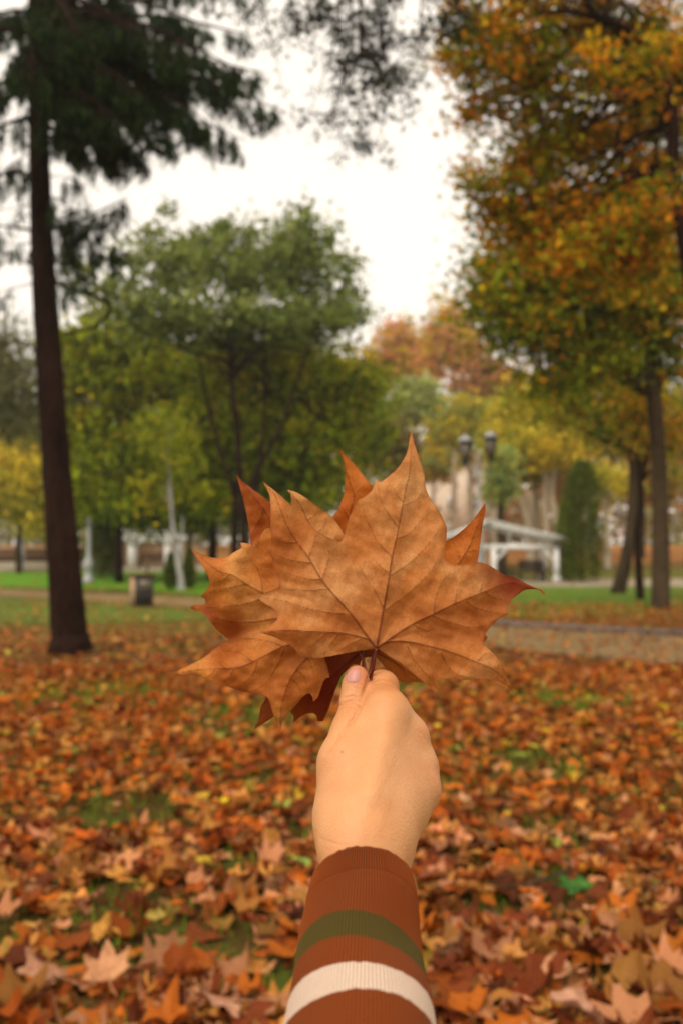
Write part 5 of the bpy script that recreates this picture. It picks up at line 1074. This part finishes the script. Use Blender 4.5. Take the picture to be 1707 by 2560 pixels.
def bin_():
    d = 24.9; x = U(357, d); e = empty('litter_bin', (x, d, 0), 'dark square litter bin with wooden side on the grass by the path', 'bin')
    mb = MB(); mb.box((x, d, .44), (.50, .46, .76), .5, .03); mb.build('bin_body', M['darkbin'], e)
    mb = MB(); mb.box((x, d, .86), (.60, .56, .07), .5, .03); mb.build('lid', M['brownwood'], e)
    mb = MB(); a = .5
    for k_ in range(4):
        c_ = np.array([-.256, -.165 + .11 * k_]); mb.box((x + c_[0] * math.cos(a) - c_[1] * math.sin(a), d + c_[0] * math.sin(a) + c_[1] * math.cos(a), .44), (.02, .09, .72), a)
    mb.build('side_slats', M['tan'], e)
    mb = MB(); c_ = (.02, -.238); mb.box((x + c_[0] * math.cos(a) - c_[1] * math.sin(a), d + c_[0] * math.sin(a) + c_[1] * math.cos(a), .62), (.3, .012, .26), a); mb.build('panel', M['darkglass'], e)
    for sx_, sy_ in ((-1, -1), (1, -1), (1, 1), (-1, 1)): mb = MB(); mb.box((x + sx_ * .2, d + sy_ * .15, .03), (.05, .05, .09)); mb.build('foot', M['black'], e)
    p = empty('post', (U(374, 33), 33, 0), 'thin dark wooden stake on the lawn behind the litter bin', 'post'); mb = MB(); mb.tube([(U(370, 33), 33, -.1), (U(370, 33), 33, Zv(1392, 33))], .05, 8); mb.build('stake', M['brownwood'], p)
bin_()
def building():
    d = 112; z0 = float(gh(0, d)); x0, x1_ = U(1040, d), U(1215, d); H = Zv(1150, d) - z0; e = empty('building', ((x0 + x1_) / 2, d, z0), 'pale cream building glimpsed between the trees left of the double lamp', 'building'); cx = (x0 + x1_) / 2; W = x1_ - x0
    mb = MB(); mb.box((cx, d + 5, z0 + H / 2), (W, 10, H)); mb.build('wall', M['wall'], e)
    mb = MB(); V = [(x0 - .5, d - .6, z0 + H), (x1_ + .5, d - .6, z0 + H), (x1_ + .5, d + 10.6, z0 + H), (x0 - .5, d + 10.6, z0 + H), (x0 + 2, d + 5, z0 + H + 2), (x1_ - 2, d + 5, z0 + H + 2)]; mb.add(V, [[0, 1, 5, 4], [1, 2, 5], [2, 3, 4, 5], [3, 0, 4], [3, 2, 1, 0]]); mb.build('roof', M['roof'], e)
    for r_ in range(3):
        for k_ in range(3):
            wx = x0 + W * (k_ + .5) / 3; wz = z0 + 2 + r_ * 3.2; mb = MB(); mb.box((wx, d - .03, wz), (1.1, .08, 1.6)); f_ = mb.build('window', M['white'], e); mb = MB(); mb.box((wx, d - .08, wz), (.9, .03, 1.4)); mb.build('pane', M['pane'], f_)
building()
# long low wall and fence line at the far left
w_ = empty('low_wall', (U(20, 66), 66, float(gh(0, 66))), 'long low brown wall at the far left beyond the lawn', 'wall'); zz = float(gh(0, 66)); mb = MB(); mb.box((U(0, 66), 66, zz + .45), (12, .35, .9)); mb.build('wall_body', M['brownwood'], w_); mb = MB(); mb.box((U(0, 66), 66, zz + .97), (12.2, .5, .14)); mb.build('coping', M['tan'], w_)

# ------------------------------------------------------------------ damp autumn air
m = bpy.data.materials.new('damp_air'); m.use_nodes = True; nt = m.node_tree; nt.nodes.clear()
o_ = nt.nodes.new('ShaderNodeOutputMaterial'); v_ = nt.nodes.new('ShaderNodeVolumePrincipled'); v_.inputs['Density'].default_value = .0007
v_.inputs['Color'].default_value = (.95, .90, .80, 1); v_.inputs['Anisotropy'].default_value = .3; nt.links.new(v_.outputs[0], o_.inputs['Volume'])
mb = MB(); mb.box((0, 260, 19), (1100, 760, 42)); hz = mb.build('haze', m); setp(hz, label='thin damp haze filling the park air', cat='haze', kind='stuff')
